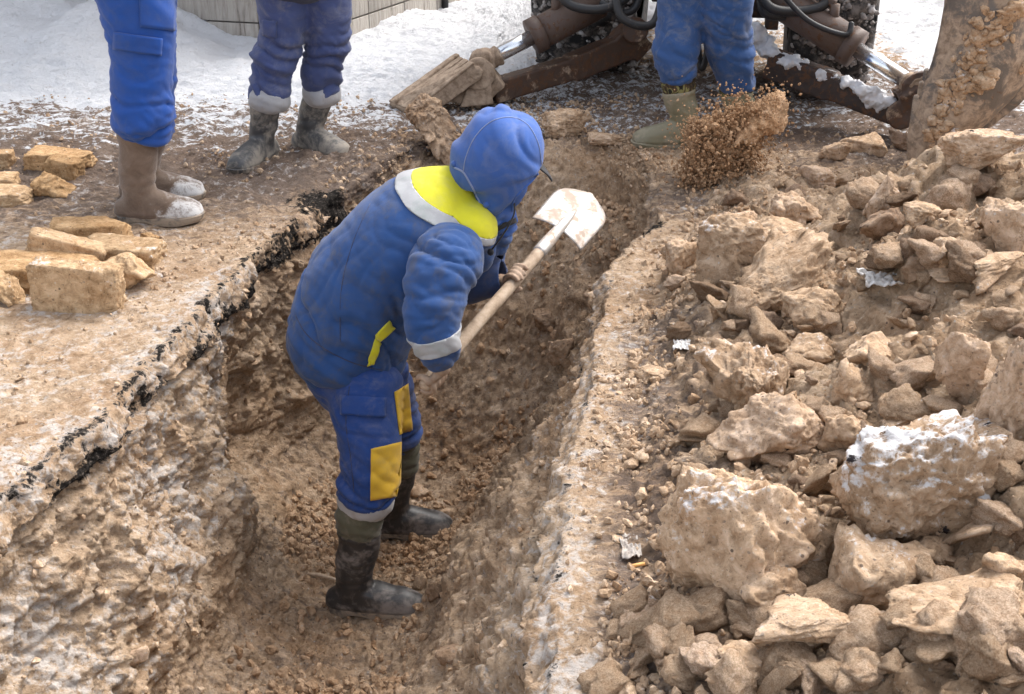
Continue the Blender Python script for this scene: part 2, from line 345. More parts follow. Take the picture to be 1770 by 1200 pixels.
# ------------------------------------------------------------ rocks, clods, gravel
_ico = {}
def ico(k):
    if k not in _ico:
        bm = bmesh.new(); bmesh.ops.create_icosphere(bm, subdivisions=k, radius=1)
        v = np.array([x.co[:] for x in bm.verts]); f = np.array([[q.index for q in p.verts] for p in bm.faces]); bm.free()
        _ico[k] = (v/np.linalg.norm(v, axis=1)[:, None], f)
    return _ico[k]
def rock_vf(seed, k=5, kind='clod'):
    r_ = np.random.RandomState(seed); d, f = ico(k)
    so = r_.rand(3)*40
    def planes(N, D, sharp):
        m = d@N.T; r = D[None, :]/np.maximum(m, .05)
        return -np.log(np.exp(-sharp*r).sum(1))/sharp
    if kind == 'brick':
        N = np.array([[1,0,0],[-1,0,0],[0,1,0],[0,-1,0],[0,0,1],[0,0,-1]], float); D = np.array([1.]*6)
        c = r_.normal(size=(4, 3)); c[:, 0] = np.abs(c[:, 0])*1.5*np.sign(r_.rand(4)-.5); c /= np.linalg.norm(c, axis=1)[:, None]
        N = np.vstack([N, c]); D = np.concatenate([D, np.abs(c).sum(1)*r_.uniform(.66, .93, 4)])
        rr = planes(N, D, 44); p = d*rr[:, None]
        p += .05*np.stack([fbm(p*1.3+so, 2), fbm(p*1.3+so+9, 2), fbm(p*1.3+so+5, 2)], -1)
        disp = .06*fbm(p*3.5+so, 5)-.012*np.maximum(0, .5-worley(p*7+so)[0])-.045*np.maximum(0, ridged(p*2.3+so, 2)-1.0)
        p = p*(1+disp)[:, None]
    else:
        n = {'clod': 22, 'rock': 13, 'slab': 11, 'pebble': 9}[kind]
        N = r_.normal(size=(n, 3)); N /= np.linalg.norm(N, axis=1)[:, None]
        D = r_.uniform(.62, 1.0, n)
        rr = planes(N, D, {'clod': 9, 'rock': 17, 'slab': 15, 'pebble': 6}[kind]); p = d*rr[:, None]
        p += .17*np.stack([fbm(p*1.1+so, 2), fbm(p*1.1+so+9, 2), fbm(p*1.1+so+5, 2)], -1)
        if kind == 'pebble': disp = .03*fbm(p*2+so, 2)
        else:
            a = 1.35 if kind == 'clod' else .85
            st = noise(p*np.array([1.2, 1.2, 4.5])+so)
            disp = a*(.085*fbm(p*2.3+so, 5, gain=.56)+.038*(ridged(p*4.2+so, 4)-.9))-.055*sst(.08, .35, st)
            if k >= 4:
                w1, w2 = worley(p*5+so); disp += a*.075*(.5-w1)
                w1, w2 = worley(p*11+so+.3*fbm(p*6, 2)[:, None]); disp += a*.034*(.5-w1)
                disp -= a*.05*sst(.30, .55, noise(p*6.5+so+3))
                disp += a*.016*fbm(p*19+so, 3)
        p = p*(1+disp)[:, None]
    lo, hi = p.min(0), p.max(0); p = (p-(lo+hi)/2)/((hi-lo)/2)
    return p, f
def rotm(rx, ry, rz):
    return np.array(Matrix.Rotation(rz, 3, 'Z') @ Matrix.Rotation(ry, 3, 'Y') @ Matrix.Rotation(rx, 3, 'X'))
M_clod = soil('clay_clod'); M_clodf = soil('frosted_clod', frost=.42, dark=.5); M_clodw = soil('snow_dusted_clod', frost=.92, dark=.75)
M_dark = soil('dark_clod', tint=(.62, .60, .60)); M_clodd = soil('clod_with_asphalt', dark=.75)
M_pale = soil('pale_stone', tint=(1.16, 1.18, 1.22)); M_pale2 = soil('pale_clay', tint=(1.10, 1.10, 1.10), frost=.5)
M_darkb = soil('brown_clod', tint=(.78, .76, .74))
M_ochre = soil('ochre_sandstone', tint=(.90, .80, .62)); M_ochre2 = soil('dusty_sandstone', tint=(1.02, .98, .86), frost=.32)
M_grav = soil('gravel_earth', rn=False); M_gravd = soil('damp_gravel', tint=(.84, .79, .74), rn=False)
_rc = 0
def rock(box, kind='clod', label=None, m=None, k=5, name='earth_clod', cat='clod', group=None, tilt=0., dp=.8, spin=None, hz=None, lift=0.):
    global _rc; _rc += 1
    x0, y0, x1, y1 = box; cx, cy, bw, bh = (x0+x1)/2, (y0+y1)/2, x1-x0, y1-y0
    b = land(cx, y0+.86*bh); s = ppm(b); W = bw/s; D = dp*W
    el = math.atan2(CAM_H-b[2], b[1]); H = max(.34*W, (bh/s-.38*D*math.sin(el))/math.cos(el)) if hz is None else hz
    c = P(cx, cy, b[1]+D*.30); c[2] += lift
    p, f = rock_vf(_rc*17+3, k, kind)
    R0 = rotm(_rc*1.3, _rc*.7, _rc*2.1) if kind not in ('brick', 'slab') else np.eye(3)
    p = p@R0.T; lo, hi = p.min(0), p.max(0); p = (p-(lo+hi)/2)/((hi-lo)/2)
    p = p*np.array([W, D, H])/2*1.04
    if tilt or spin: p = p@rotm(0, tilt, spin or 0).T
    base = c-np.array([0, 0, H*.5])
    o = mk(name, (p+c, f), m or M_clod, org=base)
    tag(o, label, cat, group); return o
R = (lambda *a, **k: None) if False else rock
R((1145,800,1452,1075), 'clod', 'largest tan clay boulder at lower right, white frost along its right shoulder', M_pale2, 6, 'boulder', 'boulder', tilt=.15)
R((1445,690,1745,962), 'clod', 'big boulder thickly dusted with snow, right of the largest tan boulder', M_clodw, 6, 'boulder', 'boulder', tilt=-.2)
R((1225,662,1437,822), 'rock', 'angular brown boulder with a black patch under it, above the largest tan boulder', M_clodd, 6, 'boulder', 'boulder')
R((1245,412,1448,545), 'slab', 'wide brown clod leaning to the left in the middle of the spoil heap', M_clod, 6, tilt=-.3)
R((1203,368,1335,505), 'clod', 'pale crumbly clod behind the wide leaning brown clod', M_clodf, 5)
R((1625,203,1775,318), 'slab', 'large layered dark clod lying against the digger bucket', M_clodd, 6, tilt=-.22)
R((1695,345,1790,450), 'clod', 'rounded tan clod at the right edge below the layered dark clod', M_clod, 5)
R((1692,565,1800,790), 'clod', 'tall lump of pale clay at the right edge above the snow dusted boulder', M_clod, 6, 'boulder', 'boulder')
R((1618,572,1705,725), 'rock', 'upright whitish frosted clod leaning on the tall clay lump', M_clodf, 5)
R((1262,978,1388,1100), 'rock', 'blocky light clod in front of the largest tan boulder', M_clod, 5)
R((1300,1030,1475,1168), 'slab', 'wedge shaped clod with a black tar spot near the bottom edge', M_clodd, 5, tilt=-.25)
R((1432,925,1617,1062), 'rock', 'bulky clod with a snow cap below the snow dusted boulder', M_clodf, 5)
R((1525,1010,1790,1118), 'slab', 'long flat clay slab at the lower right edge', M_clod, 6, 'clay_slab', 'slab', tilt=-.05)
R((1605,850,1800,962), 'slab', 'tilted clay slab rising to the right edge beside the snow dusted boulder', M_clod, 5, 'clay_slab', 'slab', tilt=-.5)
R((1685,940,1780,1032), 'rock', 'square clod at the right edge above the long flat slab', M_clod, 5)
R((1570,925,1650,985), 'clod', 'knobbly clod between the snow capped clod and the square clod', M_clod, 5)
R((1195,590,1368,745), 'clod', 'crumbling mass of earth with frost behind the angular brown boulder', M_clodf, 6)
R((1355,492,1468,572), 'clod', 'rough round clod right below the wide leaning brown clod', M_clod, 5)
R((1143,412,1208,488), 'clod', 'small brown clod left of the pale crumbly clod', M_clod, 5)
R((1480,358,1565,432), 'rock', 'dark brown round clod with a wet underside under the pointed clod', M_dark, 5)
R((1497,298,1572,392), 'rock', 'pointed clod standing up near the middle of the heap', M_clod, 5)
R((1563,348,1627,396), 'clod', 'light clod touching the right of the pointed clod', M_clod, 5)
R((1600,403,1683,468), 'clod', 'round pale clod below and right of the pointed clod', M_clod, 5)
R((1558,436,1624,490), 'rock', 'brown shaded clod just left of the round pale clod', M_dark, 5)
R((1328,328,1418,392), 'clod', 'smooth humped clod behind the wide leaning brown clod', M_clod, 5)
R((1290,372,1392,420), 'rock', 'low broken clod in front of the smooth humped clod', M_clod, 5)
R((1232,360,1312,410), 'clod', 'whitish jagged clod beneath the thrown earth', M_pale, 5)
R((1450,232,1535,276), 'rock', 'broad clod on the back crest of the heap left of the bucket', M_clod, 5)
R((1415,240,1468,282), 'clod', 'outermost left clod on the back crest of the heap', M_clod, 5)
R((1540,225,1600,262), 'rock', 'dark clod at the foot of the bucket tooth', M_dark, 5)
R((1380,285,1442,330), 'slab', 'block with a flat top on the back slope of the heap', M_clod, 5)
R((1440,612,1518,712), 'rock', 'three cornered clod with a hollow right side above the snow dusted boulder', M_clod, 5)
R((1352,575,1450,640), 'clod', 'frozen earth lump streaked with grey behind the crumbling mass', M_clodf, 5)
R((1455,578,1560,642), 'rock', 'ridged clod behind the three cornered clod', M_clod, 5)
R((1412,710,1513,795), 'clod', 'tan clod wedged between the angular boulder and the snow dusted boulder', M_clod, 5)
R((1675,443,1780,502), 'slab', 'long clod at the right edge below the rounded tan clod', M_clod, 5, tilt=-.12)
R((1600,452,1690,500), 'slab', 'flat tongue of clay left of the long right edge clod', M_clod, 5)
R((1525,700,1640,760), 'slab', 'sloping slab of clay on top of the snow dusted boulder', M_clodf, 5, tilt=-.3)
R((1560,620,1625,668), 'clod', 'brown lump left of the upright whitish clod', M_clod, 5)
R((1058,1030,1140,1088), 'clod', 'lone stone with a bright snow cap on the trench edge', M_clodw, 5, 'stone', 'stone')
R((700,186,822,300), 'clod', 'big dark brown clod at the far end of the trench behind the digger\'s hood', M_darkb, 6, dp=.9, hz=.36)
R((935,186,1022,250), 'clod', 'dark rimmed clod standing right of the hood', M_clodd, 6)
R((1015,226,1078,258), 'clod', 'flattened lump right of the dark rimmed clod', M_clod, 5)
R((1098,636,1160,668), 'slab', 'thin stone lying on the bare strip beside the trench', M_clod, 5, 'stone', 'stone')
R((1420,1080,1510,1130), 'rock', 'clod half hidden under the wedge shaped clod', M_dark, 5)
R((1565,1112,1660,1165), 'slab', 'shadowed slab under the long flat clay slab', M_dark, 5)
R((1165,1095,1235,1150), 'clod', 'knobbly clod near the bottom edge below the blocky light clod', M_clod, 5)
R((1215,1120,1330,1190), 'clod', 'wide crumbling clod at the bottom edge left of the wedge shaped clod', M_clod, 5)
R((1380,1140,1500,1210), 'rock', 'pale clod cut by the bottom edge', M_clod, 5)
R((1660,1130,1780,1205), 'rock', 'clod in the bottom right corner', M_clod, 5)
# stones and clods on the trench floor
R((705,838,742,866), 'pebble', 'round stone behind the far boot', M_clod, 4, 'stone', 'stone')
R((752,1118,802,1150), 'pebble', 'grey brown stone on the trench floor near the bottom edge', M_dark, 4, 'stone', 'stone')
R((735,1008,775,1042), 'clod', 'brown clod right of the near boot toe', M_dark, 4)
R((712,992,738,1024), 'clod', 'small round clod touching the near boot toe', M_clod, 4)
R((920,532,968,578), 'clod', 'brown lump on the rubble slope below the far hand', M_dark, 5)
R((945,580,992,632), 'clod', 'soft lump low on the rubble slope', M_dark, 5)
R((755,880,785,905), 'pebble', 'flat stone at the tip of the far boot', M_clod, 4, 'stone', 'stone')
R((212,1108,262,1148), 'pebble', 'pebble sticking out of the left trench wall', M_pale, 4, 'stone', 'stone')
# broken sandstone bricks on the left
def brick(box, label, m, tilt=0., spin=0., dp=.5, k=5, kind='brick', hz=None): R(box, kind, label, m, k, 'broken_brick', 'brick', tilt=tilt, spin=spin, dp=dp, hz=hz, group='broken sandstone bricks')
brick((55,452,214,552), 'brick standing on its long edge in front, one clean end facing right', M_ochre2, .06, -.10, .28)
brick((50,408,182,475), 'long thin brick leaning diagonally behind the standing one', M_ochre2, .32, .1, .35)
brick((86,378,224,434), 'dark chipped brick at the back nearest the felt boots', M_ochre, .0, .1, .45)
brick((145,412,283,465), 'pale brick lying flat with a yellow broken end', M_ochre2, .0, -.12, .6)
brick((175,432,280,508), 'frost marked broken brick leaning in front of the pale flat one', M_ochre2, .25, -.3, .8, kind='rock')
brick((-20,440,165,515), 'earth covered brick behind the standing brick', M_ochre, .08, .1, .6)
brick((-30,460,38,538), 'rounded brick fragment at the left edge beside the standing brick', M_ochre2, .0, .2, .8, kind='rock')
brick((242,400,275,424), 'small yellow chip behind the pale flat brick', M_ochre, .5, 0, .8, kind='rock')
brick((50,257,158,300), 'brick lying behind in the upper pair, its right end clean', M_ochre, .02, -.15, .6)
brick((82,272,142,313), 'small reddish brick leaning on the front of the upper pair', M_ochre, .1, -.3, .6)
brick((57,298,132,346), 'yellowish broken brick piece below the upper pair', M_ochre, .1, .2, .8, kind='rock')
brick((-15,260,24,296), 'brick end at the left edge in the upper row', M_ochre2, .0, .1, .8)
brick((-25,300,30,330), 'low brick at the left edge between two others', M_ochre2, .0, .1, .8)
brick((-30,324,56,358), 'flat brick at the left edge, lowest of the small ones', M_ochre2, .0, .1, .8)

# many more clods of the same look: individuals with shared shapes
shapes = []
for i in range(14):
    kd = ['rock', 'clod', 'slab', 'rock', 'clod'][i % 5]
    shapes.append(rock_vf(900+i*7, 4, kd))
protos = {}
def scatter_clods(n, pick, smin, smax, group, label, mats, seed, power=2.2, name='earth_clod', cat='clod'):
    r_ = np.random.RandomState(seed)
    for i in range(n):
        q = pick(r_); s = smin+(smax-smin)*r_.rand()**power
        k = r_.randint(len(shapes)); mt = mats[r_.randint(len(mats))]; key = (k, mt.name)
        if key not in protos:
            o = mk(name, (shapes[k][0]*.5, shapes[k][1]), mt); protos[key] = o.data
        else:
            o = bpy.data.objects.new(name, protos[key]); COL.objects.link(o); ORG[o.name] = np.zeros(3)
        o.name = name
        sc = np.array([1, r_.uniform(.65, .95), r_.uniform(.5, .85)])*s; o.scale = sc
        o.rotation_euler = (r_.uniform(-.4, .4), r_.uniform(-.4, .4), r_.uniform(0, 6.28))
        o.location = q+np.array([0, 0, sc[2]*.22]); tag(o, label, cat, group)
def pick_px(x0, y0, x1, y1, cond=lambda q: True):
    def f(r_):
        for _ in range(40):
            q = land(r_.uniform(x0, x1), r_.uniform(y0, y1))
            if cond(q): return q
        return q
    return f
onh = lambda q: q[0] > float(rimR(q[1]))+.10 and q[2] > -.05 and q[1] < 5.0
scatter_clods(75, pick_px(1000, 1060, 1770, 1200, onh), .05, .14, 'loose clods along the bottom edge', 'one of the fist sized tan clods crowded along the bottom right edge', [M_clod, M_clod, M_clod, M_pale], 1, 1.2)
scatter_clods(95, pick_px(1180, 560, 1770, 1080, onh), .035, .14, 'loose clods between the boulders', 'one of the small tan clods filling the gaps between the boulders', [M_clod, M_clod, M_clod, M_clod, M_dark, M_pale], 2, 1.7)
scatter_clods(105, pick_px(1150, 300, 1770, 580, onh), .035, .15, 'loose clods on the back of the heap', 'one of the small clods strewn over the back of the spoil heap', [M_clod, M_clod, M_dark, M_pale], 3)

# gravel and crumbs nobody could count
def gravel(name, n, pick_w, smin, smax, mat, seed, power=3., k=2, lift=.25):
    r_ = np.random.RandomState(seed)
    pts = TER.reshape(-1, 3); nr = TNRM.reshape(-1, 3)
    wts = pick_w(pts).astype(float); idx = r_.choice(len(pts), n, p=wts/wts.sum())
    vs, fs = [], []; off = 0
    lib = [rock_vf(500+j, k, ['rock', 'slab', 'rock'][j % 3]) for j in range(9)]
    for i in range(n):
        v, f = lib[r_.randint(9)]; s = smin+(smax-smin)*r_.rand()**power
        q = v*np.array([1, r_.uniform(.6, 1), r_.uniform(.45, .9)])*s*.5
        q = q@rotm(*r_.uniform(-3, 3, 3)).T + pts[idx[i]]+nr[idx[i]]*s*lift*.5
        vs.append(q); fs.append(f+off); off += len(v)
    o = mk(name, (np.vstack(vs), np.vstack(fs)), mat, smooth=False); tag(o, kind='stuff'); return o
def band(p, x0, x1, y0, y1): return (p[:, 0] > x0)*(p[:, 0] < x1)*(p[:, 1] > y0)*(p[:, 1] < y1)
cl = lambda p: .15+sst(-.1, .35, noise(p*2.4))
o = gravel('trench_gravel', 10500, lambda p: band(p, -1.0, .75, 2.6, 5.4)*(p[:, 2] < -.12)*((p[:, 2] < -.93)+.9*(p[:, 1] > 4.45)*(p[:, 0] > -.55)+.004)*cl(p)*(1-.93*(p[:, 0] < -.2)*(p[:, 1] < 2.6)), .004, .045, M_gravd, 5, 4.2, 2, .1)
o['label'] = 'loose brown gravel and crumbs over the trench floor'; o['category'] = 'gravel'
o = gravel('heap_gravel', 10500, lambda p: (p[:, 0] > rimR(p[:, 1])+.1)*band(p, 0, 3.4, 1.7, 5.0)*cl(p)/(np.clip(p[:, 1], .5, 99)**.7), .004, .040, M_grav, 6, 3.4)
o['label'] = 'loose tan gravel and crumbs over the spoil heap'; o['category'] = 'gravel'
o = gravel('ground_gravel', 7000, lambda p: (p[:, 2] > -.05)*((p[:, 0] < rimL(p[:, 1]))+(p[:, 0] > rimR(p[:, 1]))*(p[:, 0] < rimR(p[:, 1])+.3)*3+1.0*(p[:, 1] > 5.0))*band(p, -2.4, 2.4, 2.0, 6.3)*cl(p), .004, .026, M_grav, 8, 2.6, 1, .3)
o['label'] = 'fine grit scattered on the ground beside the trench'; o['category'] = 'grit'
o = gravel('wall_grit', 1300, lambda p: band(p, -1.4, .6, 1.9, 5.0)*(p[:, 2] < -.04)*(p[:, 2] > -.95), .006, .038, M_grav, 9, 2.6, 1, -.1)
o['label'] = 'small stones set in the trench walls'; o['category'] = 'stones'
# ------------------------------------------------------------ soft bodies: lofts joined by a voxel remesh, then folded
from mathutils.bvhtree import BVHTree
def cat(*parts):
    vs, fs, off = [], [], 0
    for v, f in parts:
        v = np.asarray(v); vs.append(v); fs += [tuple(int(i)+off for i in q) for q in f]; off += len(v)
    return np.vstack(vs), fs
def crom(pts, n):
    p = np.asarray(pts, float); m = len(p)
    if m == 2 or n <= 1: return p if n <= 1 else np.array([p[0]+(p[1]-p[0])*t for t in np.linspace(0, 1, n+1)])
    o = []
    for i in range(m-1):
        a, b, c, d = p[max(i-1, 0)], p[i], p[i+1], p[min(i+2, m-1)]
        for k in range(n):
            t = k/n; o.append(.5*((2*b)+(-a+c)*t+(2*a-5*b+4*c-d)*t*t+(-a+3*b-3*c+d)*t**3))
    o.append(p[-1]); return np.array(o)
def loft(pts, rad, ref=(0, 1, 0), n=28, sub=5, cap=True, sq=1.):
    "tube through pts; rad (a, b): a across along ref, b the other way"
    rad = [(r, r) if np.isscalar(r) else r for r in rad]
    q = crom(np.hstack([np.asarray(pts, float), np.array(rad, float)]), sub); p, r = q[:, :3], q[:, 3:]
    ref = np.array(ref, float); vs, fs = [], []
    T = np.gradient(p, axis=0); T /= np.linalg.norm(T, axis=1)[:, None]
    th = np.linspace(0, 2*np.pi, n, endpoint=False); cs, sn = np.cos(th), np.sin(th)
    if sq != 1: cs = np.sign(cs)*np.abs(cs)**sq; sn = np.sign(sn)*np.abs(sn)**sq
    def ring(c, t, a, b):
        u = ref-t*(ref@t); u /= np.linalg.norm(u); v = np.cross(t, u)
        return c+np.outer(cs*a, u)+np.outer(sn*b, v)
    R_ = []
    if cap:
        for k in (.15, .5, .8): R_.append(ring(p[0]-T[0]*r[0].mean()*.6*math.sqrt(1-k*k)*.8, T[0], r[0][0]*k, r[0][1]*k))
    for i in range(len(p)): R_.append(ring(p[i], T[i], *r[i]))
    if cap:
        for k in (.8, .5, .15): R_.append(ring(p[-1]+T[-1]*r[-1].mean()*.6*math.sqrt(1-k*k)*.8, T[-1], r[-1][0]*k, r[-1][1]*k))
    for i in range(len(R_)-1):
        for j in range(n):
            a, b = i*n+j, i*n+(j+1) % n; fs.append((a, b, b+n, a+n))
    fs.append(tuple(range(n))[::-1]); m = (len(R_)-1)*n; fs.append(tuple(range(m, m+n)))
    return np.vstack(R_), fs
def ell(c, r, R_=None, k=3):
    d, f = ico(k); v = d*np.array(r); v = v@R_.T if R_ is not None else v
    return v+np.array(c), [tuple(x) for x in f]
def vox(vf, size=.008, smooth=4, fac=.6):
    me = bpy.data.meshes.new('t'); me.from_pydata([tuple(x) for x in vf[0]], [], vf[1]); o = bpy.data.objects.new('t', me); COL.objects.link(o)
    bm = bmesh.new(); bm.from_mesh(me); bmesh.ops.recalc_face_normals(bm, faces=bm.faces); bm.to_mesh(me); bm.free()
    m = o.modifiers.new('r', 'REMESH'); m.mode = 'VOXEL'; m.voxel_size = size
    if smooth: s = o.modifiers.new('s', 'SMOOTH'); s.iterations = smooth; s.factor = fac
    return _bake(o)
def _bake(o):
    dg = bpy.context.evaluated_depsgraph_get(); e = o.evaluated_get(dg); me = e.to_mesh()
    v = np.empty(len(me.vertices)*3); me.vertices.foreach_get('co', v); f = [tuple(p.vertices) for p in me.polygons]
    e.to_mesh_clear(); d = o.data; bpy.data.objects.remove(o); bpy.data.meshes.remove(d)
    return v.reshape(-1, 3), f
def vnorm(v, f):
    q = np.array([x if len(x) == 4 else (x[0], x[1], x[2], x[2]) for x in f if len(x) in (3, 4)])
    n = np.cross(v[q[:, 2]]-v[q[:, 0]], v[q[:, 3]]-v[q[:, 1]]) if len(f[0]) == 4 else np.cross(v[q[:, 1]]-v[q[:, 0]], v[q[:, 2]]-v[q[:, 0]])
    o = np.zeros_like(v)
    for k in range(4): np.add.at(o, q[:, k], n)
    return o/(np.linalg.norm(o, axis=1)[:, None]+1e-12)
def folds(vf, axis, amp=.008, fa=11, fp=3.5, seed=0, wt=None, warp=.5):
    "creases running across axis: sharp valleys, rounded puffs"
    v, f = vf; n = vnorm(v, f); ax = np.array(axis, float); ax /= np.linalg.norm(ax)
    al = (v@ax)[:, None]*ax
    wv = warp*.09*np.stack([noise(v*5+seed), noise(v*5+seed+4), noise(v*5+seed+8)], -1)
    q = (v+wv-al)*fp+(al+(wv@ax)[:, None]*ax)*fa+seed
    b = np.sqrt(np.abs(noise(q))+.004)-.45 + .35*(np.abs(noise(q*2.1+3))-.25)
    big = noise(v*3.1+seed)
    w_ = 1. if wt is None else wt(v)
    return v+n*((amp*b*(.55+.9*sst(-.4, .4, big))+amp*.5*big)*w_)[:, None], f
def cut(vf, planes, off=.003, thick=.004):
    "part of a surface inside the planes (point, inward normal), lifted off and thickened"
    bm = bmesh.new(); vs = [bm.verts.new(x) for x in vf[0]]
    for q in vf[1]:
        try: bm.faces.new([vs[i] for i in q])
        except ValueError: pass
    bm.normal_update(); bm.verts.index_update()
    for co, no in planes:
        bmesh.ops.bisect_plane(bm, geom=bm.verts[:]+bm.edges[:]+bm.faces[:], plane_co=Vector(co), plane_no=Vector(no), clear_inner=True)
    bm.normal_update()
    for x in bm.verts: x.co += x.normal*off
    me = bpy.data.meshes.new('t'); bm.to_mesh(me); bm.free(); o = bpy.data.objects.new('t', me); COL.objects.link(o)
    s = o.modifiers.new('s', 'SOLIDIFY'); s.thickness = thick; s.offset = -1
    return _bake(o)
def bvh(vf): return BVHTree.FromPolygons([Vector(x) for x in vf[0]], vf[1])
def hit(tree, px, py, off=.003):
    r = Vector(ray(px, py)).normalized(); l, n, i, d = tree.ray_cast(Vector((0, 0, CAM_H)), r)
    return None if l is None else np.array(l+n*off)
def patch(tree, quad, nu=10, nv=10, off=.004, thick=.005):
    "cloth piece sewn on: corner pixels (a,b,c,d) laid on the surface"
    a, b, c, d = [np.array(x, float) for x in quad]; vs = []
    for i in range(nu+1):
        for j in range(nv+1):
            s, t = i/nu, j/nv; q = (1-s)*(1-t)*a+s*(1-t)*b+s*t*c+(1-s)*t*d
            h = hit(tree, q[0], q[1], off)
            vs.append(h if h is not None else (vs[-1] if vs else P(q[0], q[1], 3.6)))
    fs = [(i*(nv+1)+j, (i+1)*(nv+1)+j, (i+1)*(nv+1)+j+1, i*(nv+1)+j+1) for i in range(nu) for j in range(nv)]
    me = bpy.data.meshes.new('t'); me.from_pydata([tuple(x) for x in vs], [], fs); o = bpy.data.objects.new('t', me); COL.objects.link(o)
    s = o.modifiers.new('s', 'SOLIDIFY'); s.thickness = thick; s.offset = 0
    return _bake(o)
def onpath(tree, pxs, r=.002, off=.001, n=8):
    pts = [hit(tree, x, y, off) for x, y in crom(np.array(pxs, float), 6)]; pts = [p for p in pts if p is not None]
    return loft(pts, [r]*len(pts), ref=(.3, .2, .9), n=n, sub=1, cap=False)

# ------------------------------------------------------------ materials for people and machine
def cloth(name, col, dirt=.25, dirtcol=(.30, .24, .19), weave=900, rough=.8, low=None):
    n = NT(name); a = n.noise(7, 6, .65, dist=.5); b = n.noise(45, 5, .6)
    c = n.mix(n.step(n.math('ADD', a, n.math('MULTIPLY', b, .25)), .50, .80), col, tuple(x*.86+.012 for x in col))
    m = n.math('MULTIPLY', n.step(n.math('ADD', n.noise(11, 7, .7, dist=.8), n.math('MULTIPLY', b, .2)), .56, .82), dirt)
    if low:
        z = n.pos()[2]; m = n.math('MAXIMUM', m, n.math('MULTIPLY', n.step(z, low[0], low[1]), n.math('MULTIPLY', n.step(a, .3, .6), low[2])))
    c = n.mix(m, c, dirtcol)
    bb = n.bump(n.noise(weave, 2, .5), .25, .001); bb = n.bump(b, .25, .004, bb)
    return n.out(c, rough, bb, spec=.25, sheen=.15)
M_blue = cloth('blue_workwear', (.017, .062, .20), .62, (.075, .08, .10))
M_hood = cloth('blue_hood_cloth', (.034, .098, .335), .4, (.14, .17, .28)); M_seamb = cloth('pale_seam', (.20, .25, .42), .2); M_bluen = cloth('shade_dulled_sleeve', (.035, .062, .16), .4, (.12, .11, .12))  # far sleeve: its shade is put into a duller jacket blue
M_royal = cloth('royal_blue_overalls', (.012, .068, .31), .3, (.08, .11, .22))
M_navy = cloth('faded_navy_trousers', (.060, .082, .20), .6, (.20, .20, .24))
M_mid = cloth('dusty_blue_trousers', (.028, .082, .235), .75, (.15, .17, .23))
M_navyj = cloth('navy_jacket', (.03, .038, .085), .3, (.15, .15, .17))
M_yel = cloth('lemon_yellow_cloth', (.62, .58, .02), .35, (.50, .46, .14))
M_amb = cloth('amber_yellow_cloth', (.66, .40, .03), .45, (.42, .30, .10))
M_silver = cloth('reflective_silver_tape', (.38, .38, .39), .6, (.27, .33, .30), rough=.45)
M_grey = cloth('grey_lining', (.42, .42, .43), .5)
M_olive = cloth('olive_boot_cuff', (.10, .095, .06), .6, (.22, .19, .15))
M_black = cloth('black_cloth', (.015, .015, .018), .1)
def rubber(name, col, dirt=.5, dcol=(.36, .29, .22), rough=.42, sc=9):
    n = NT(name); a = n.noise(sc, 8, .68, dist=.6); b = n.noise(60, 5, .6); z = n.pos()[2]
    m = n.step(n.math('ADD', n.math('ADD', a, n.math('MULTIPLY', b, .3)), n.math('MULTIPLY', n.step(z, .10, .0), .14)), .86-.5*dirt, 1.0-.32*dirt)
    c = n.mix(n.math('MULTIPLY', m, .85), col, dcol)
    return n.out(c, n.ramp(m, [(0, rough), (1, .9)]), n.bump(b, .3, .003), spec=.5)
M_rub = rubber('dark_rubber', (.030, .029, .030), .5, (.25, .22, .20))
M_sole = rubber('boot_sole', (.05, .048, .048), .5)
M_rubm = rubber('muddy_boot_rubber', (.05, .05, .052), .62, (.33, .29, .24))
M_rubo = rubber('olive_rubber', (.21, .19, .12), .5, (.36, .31, .23))
def felt():
    n = NT('brown_felt'); a = n.noise(14, 8, .7, dist=.5); b = n.noise(220, 5, .7); z = n.pos()[2]; x = n.pos()[0]
    c = n.ramp(a, [(.3, (.115, .078, .055)), (.6, (.20, .145, .11)), (.8, (.28, .21, .165))])
    s = n.step(n.math('ADD', a, n.math('ADD', n.math('MULTIPLY', n.step(x, .0, .2), .26), n.math('MULTIPLY', n.math('ADD', b, n.noise(50, 6, .7)), .22))), .80, 1.0)
    c = n.mix(n.math('MULTIPLY', s, n.step(z, .15, .06)), c, (.62, .61, .60))
    return n.out(c, .95, n.bump(b, .7, .003), spec=.1, sheen=.3)
M_felt = felt()
def camo():
    n = NT('camouflage_cuff'); a = n.noise(22, 2, .5, dist=1.2); c = n.ramp(a, [(.0, (.035, .028, .018)), (.44, (.045, .035, .022)), (.46, (.09, .06, .035)), (.52, (.09, .06, .035)), (.54, (.24, .22, .09)), (.6, (.24, .22, .09)), (.62, (.03, .028, .02))])
    n.t.nodes[-1]; return n.out(c, .85, spec=.2)
M_camo = camo()
def skin(): n = NT('weathered_skin'); return n.out(n.ramp(n.noise(30, 6, .6), [(.3, (.36, .20, .13)), (.7, (.52, .33, .23))]), .6, spec=.35)
def glove(): n = NT('dusty_work_hands'); return n.out(n.ramp(n.noise(30, 6, .6), [(.3, (.26, .17, .115)), (.7, (.48, .36, .27))]), .75, n.bump(n.noise(160, 3), .4, .002), spec=.25)
M_skin, M_hand = skin(), glove()
def wood():
    n = NT('worn_wood'); a = n.noise(10, 6, .6, vec=n.map((2, 2, 2))); b = n.noise(60, 5, .7)
    return n.out(n.ramp(n.math('ADD', n.math('MULTIPLY', a, .7), n.math('MULTIPLY', b, .4)), [(.35, (.24, .165, .11)), (.55, (.44, .33, .235)), (.75, (.60, .49, .38))]), .7, n.bump(b, .3, .002))
M_wood = wood()

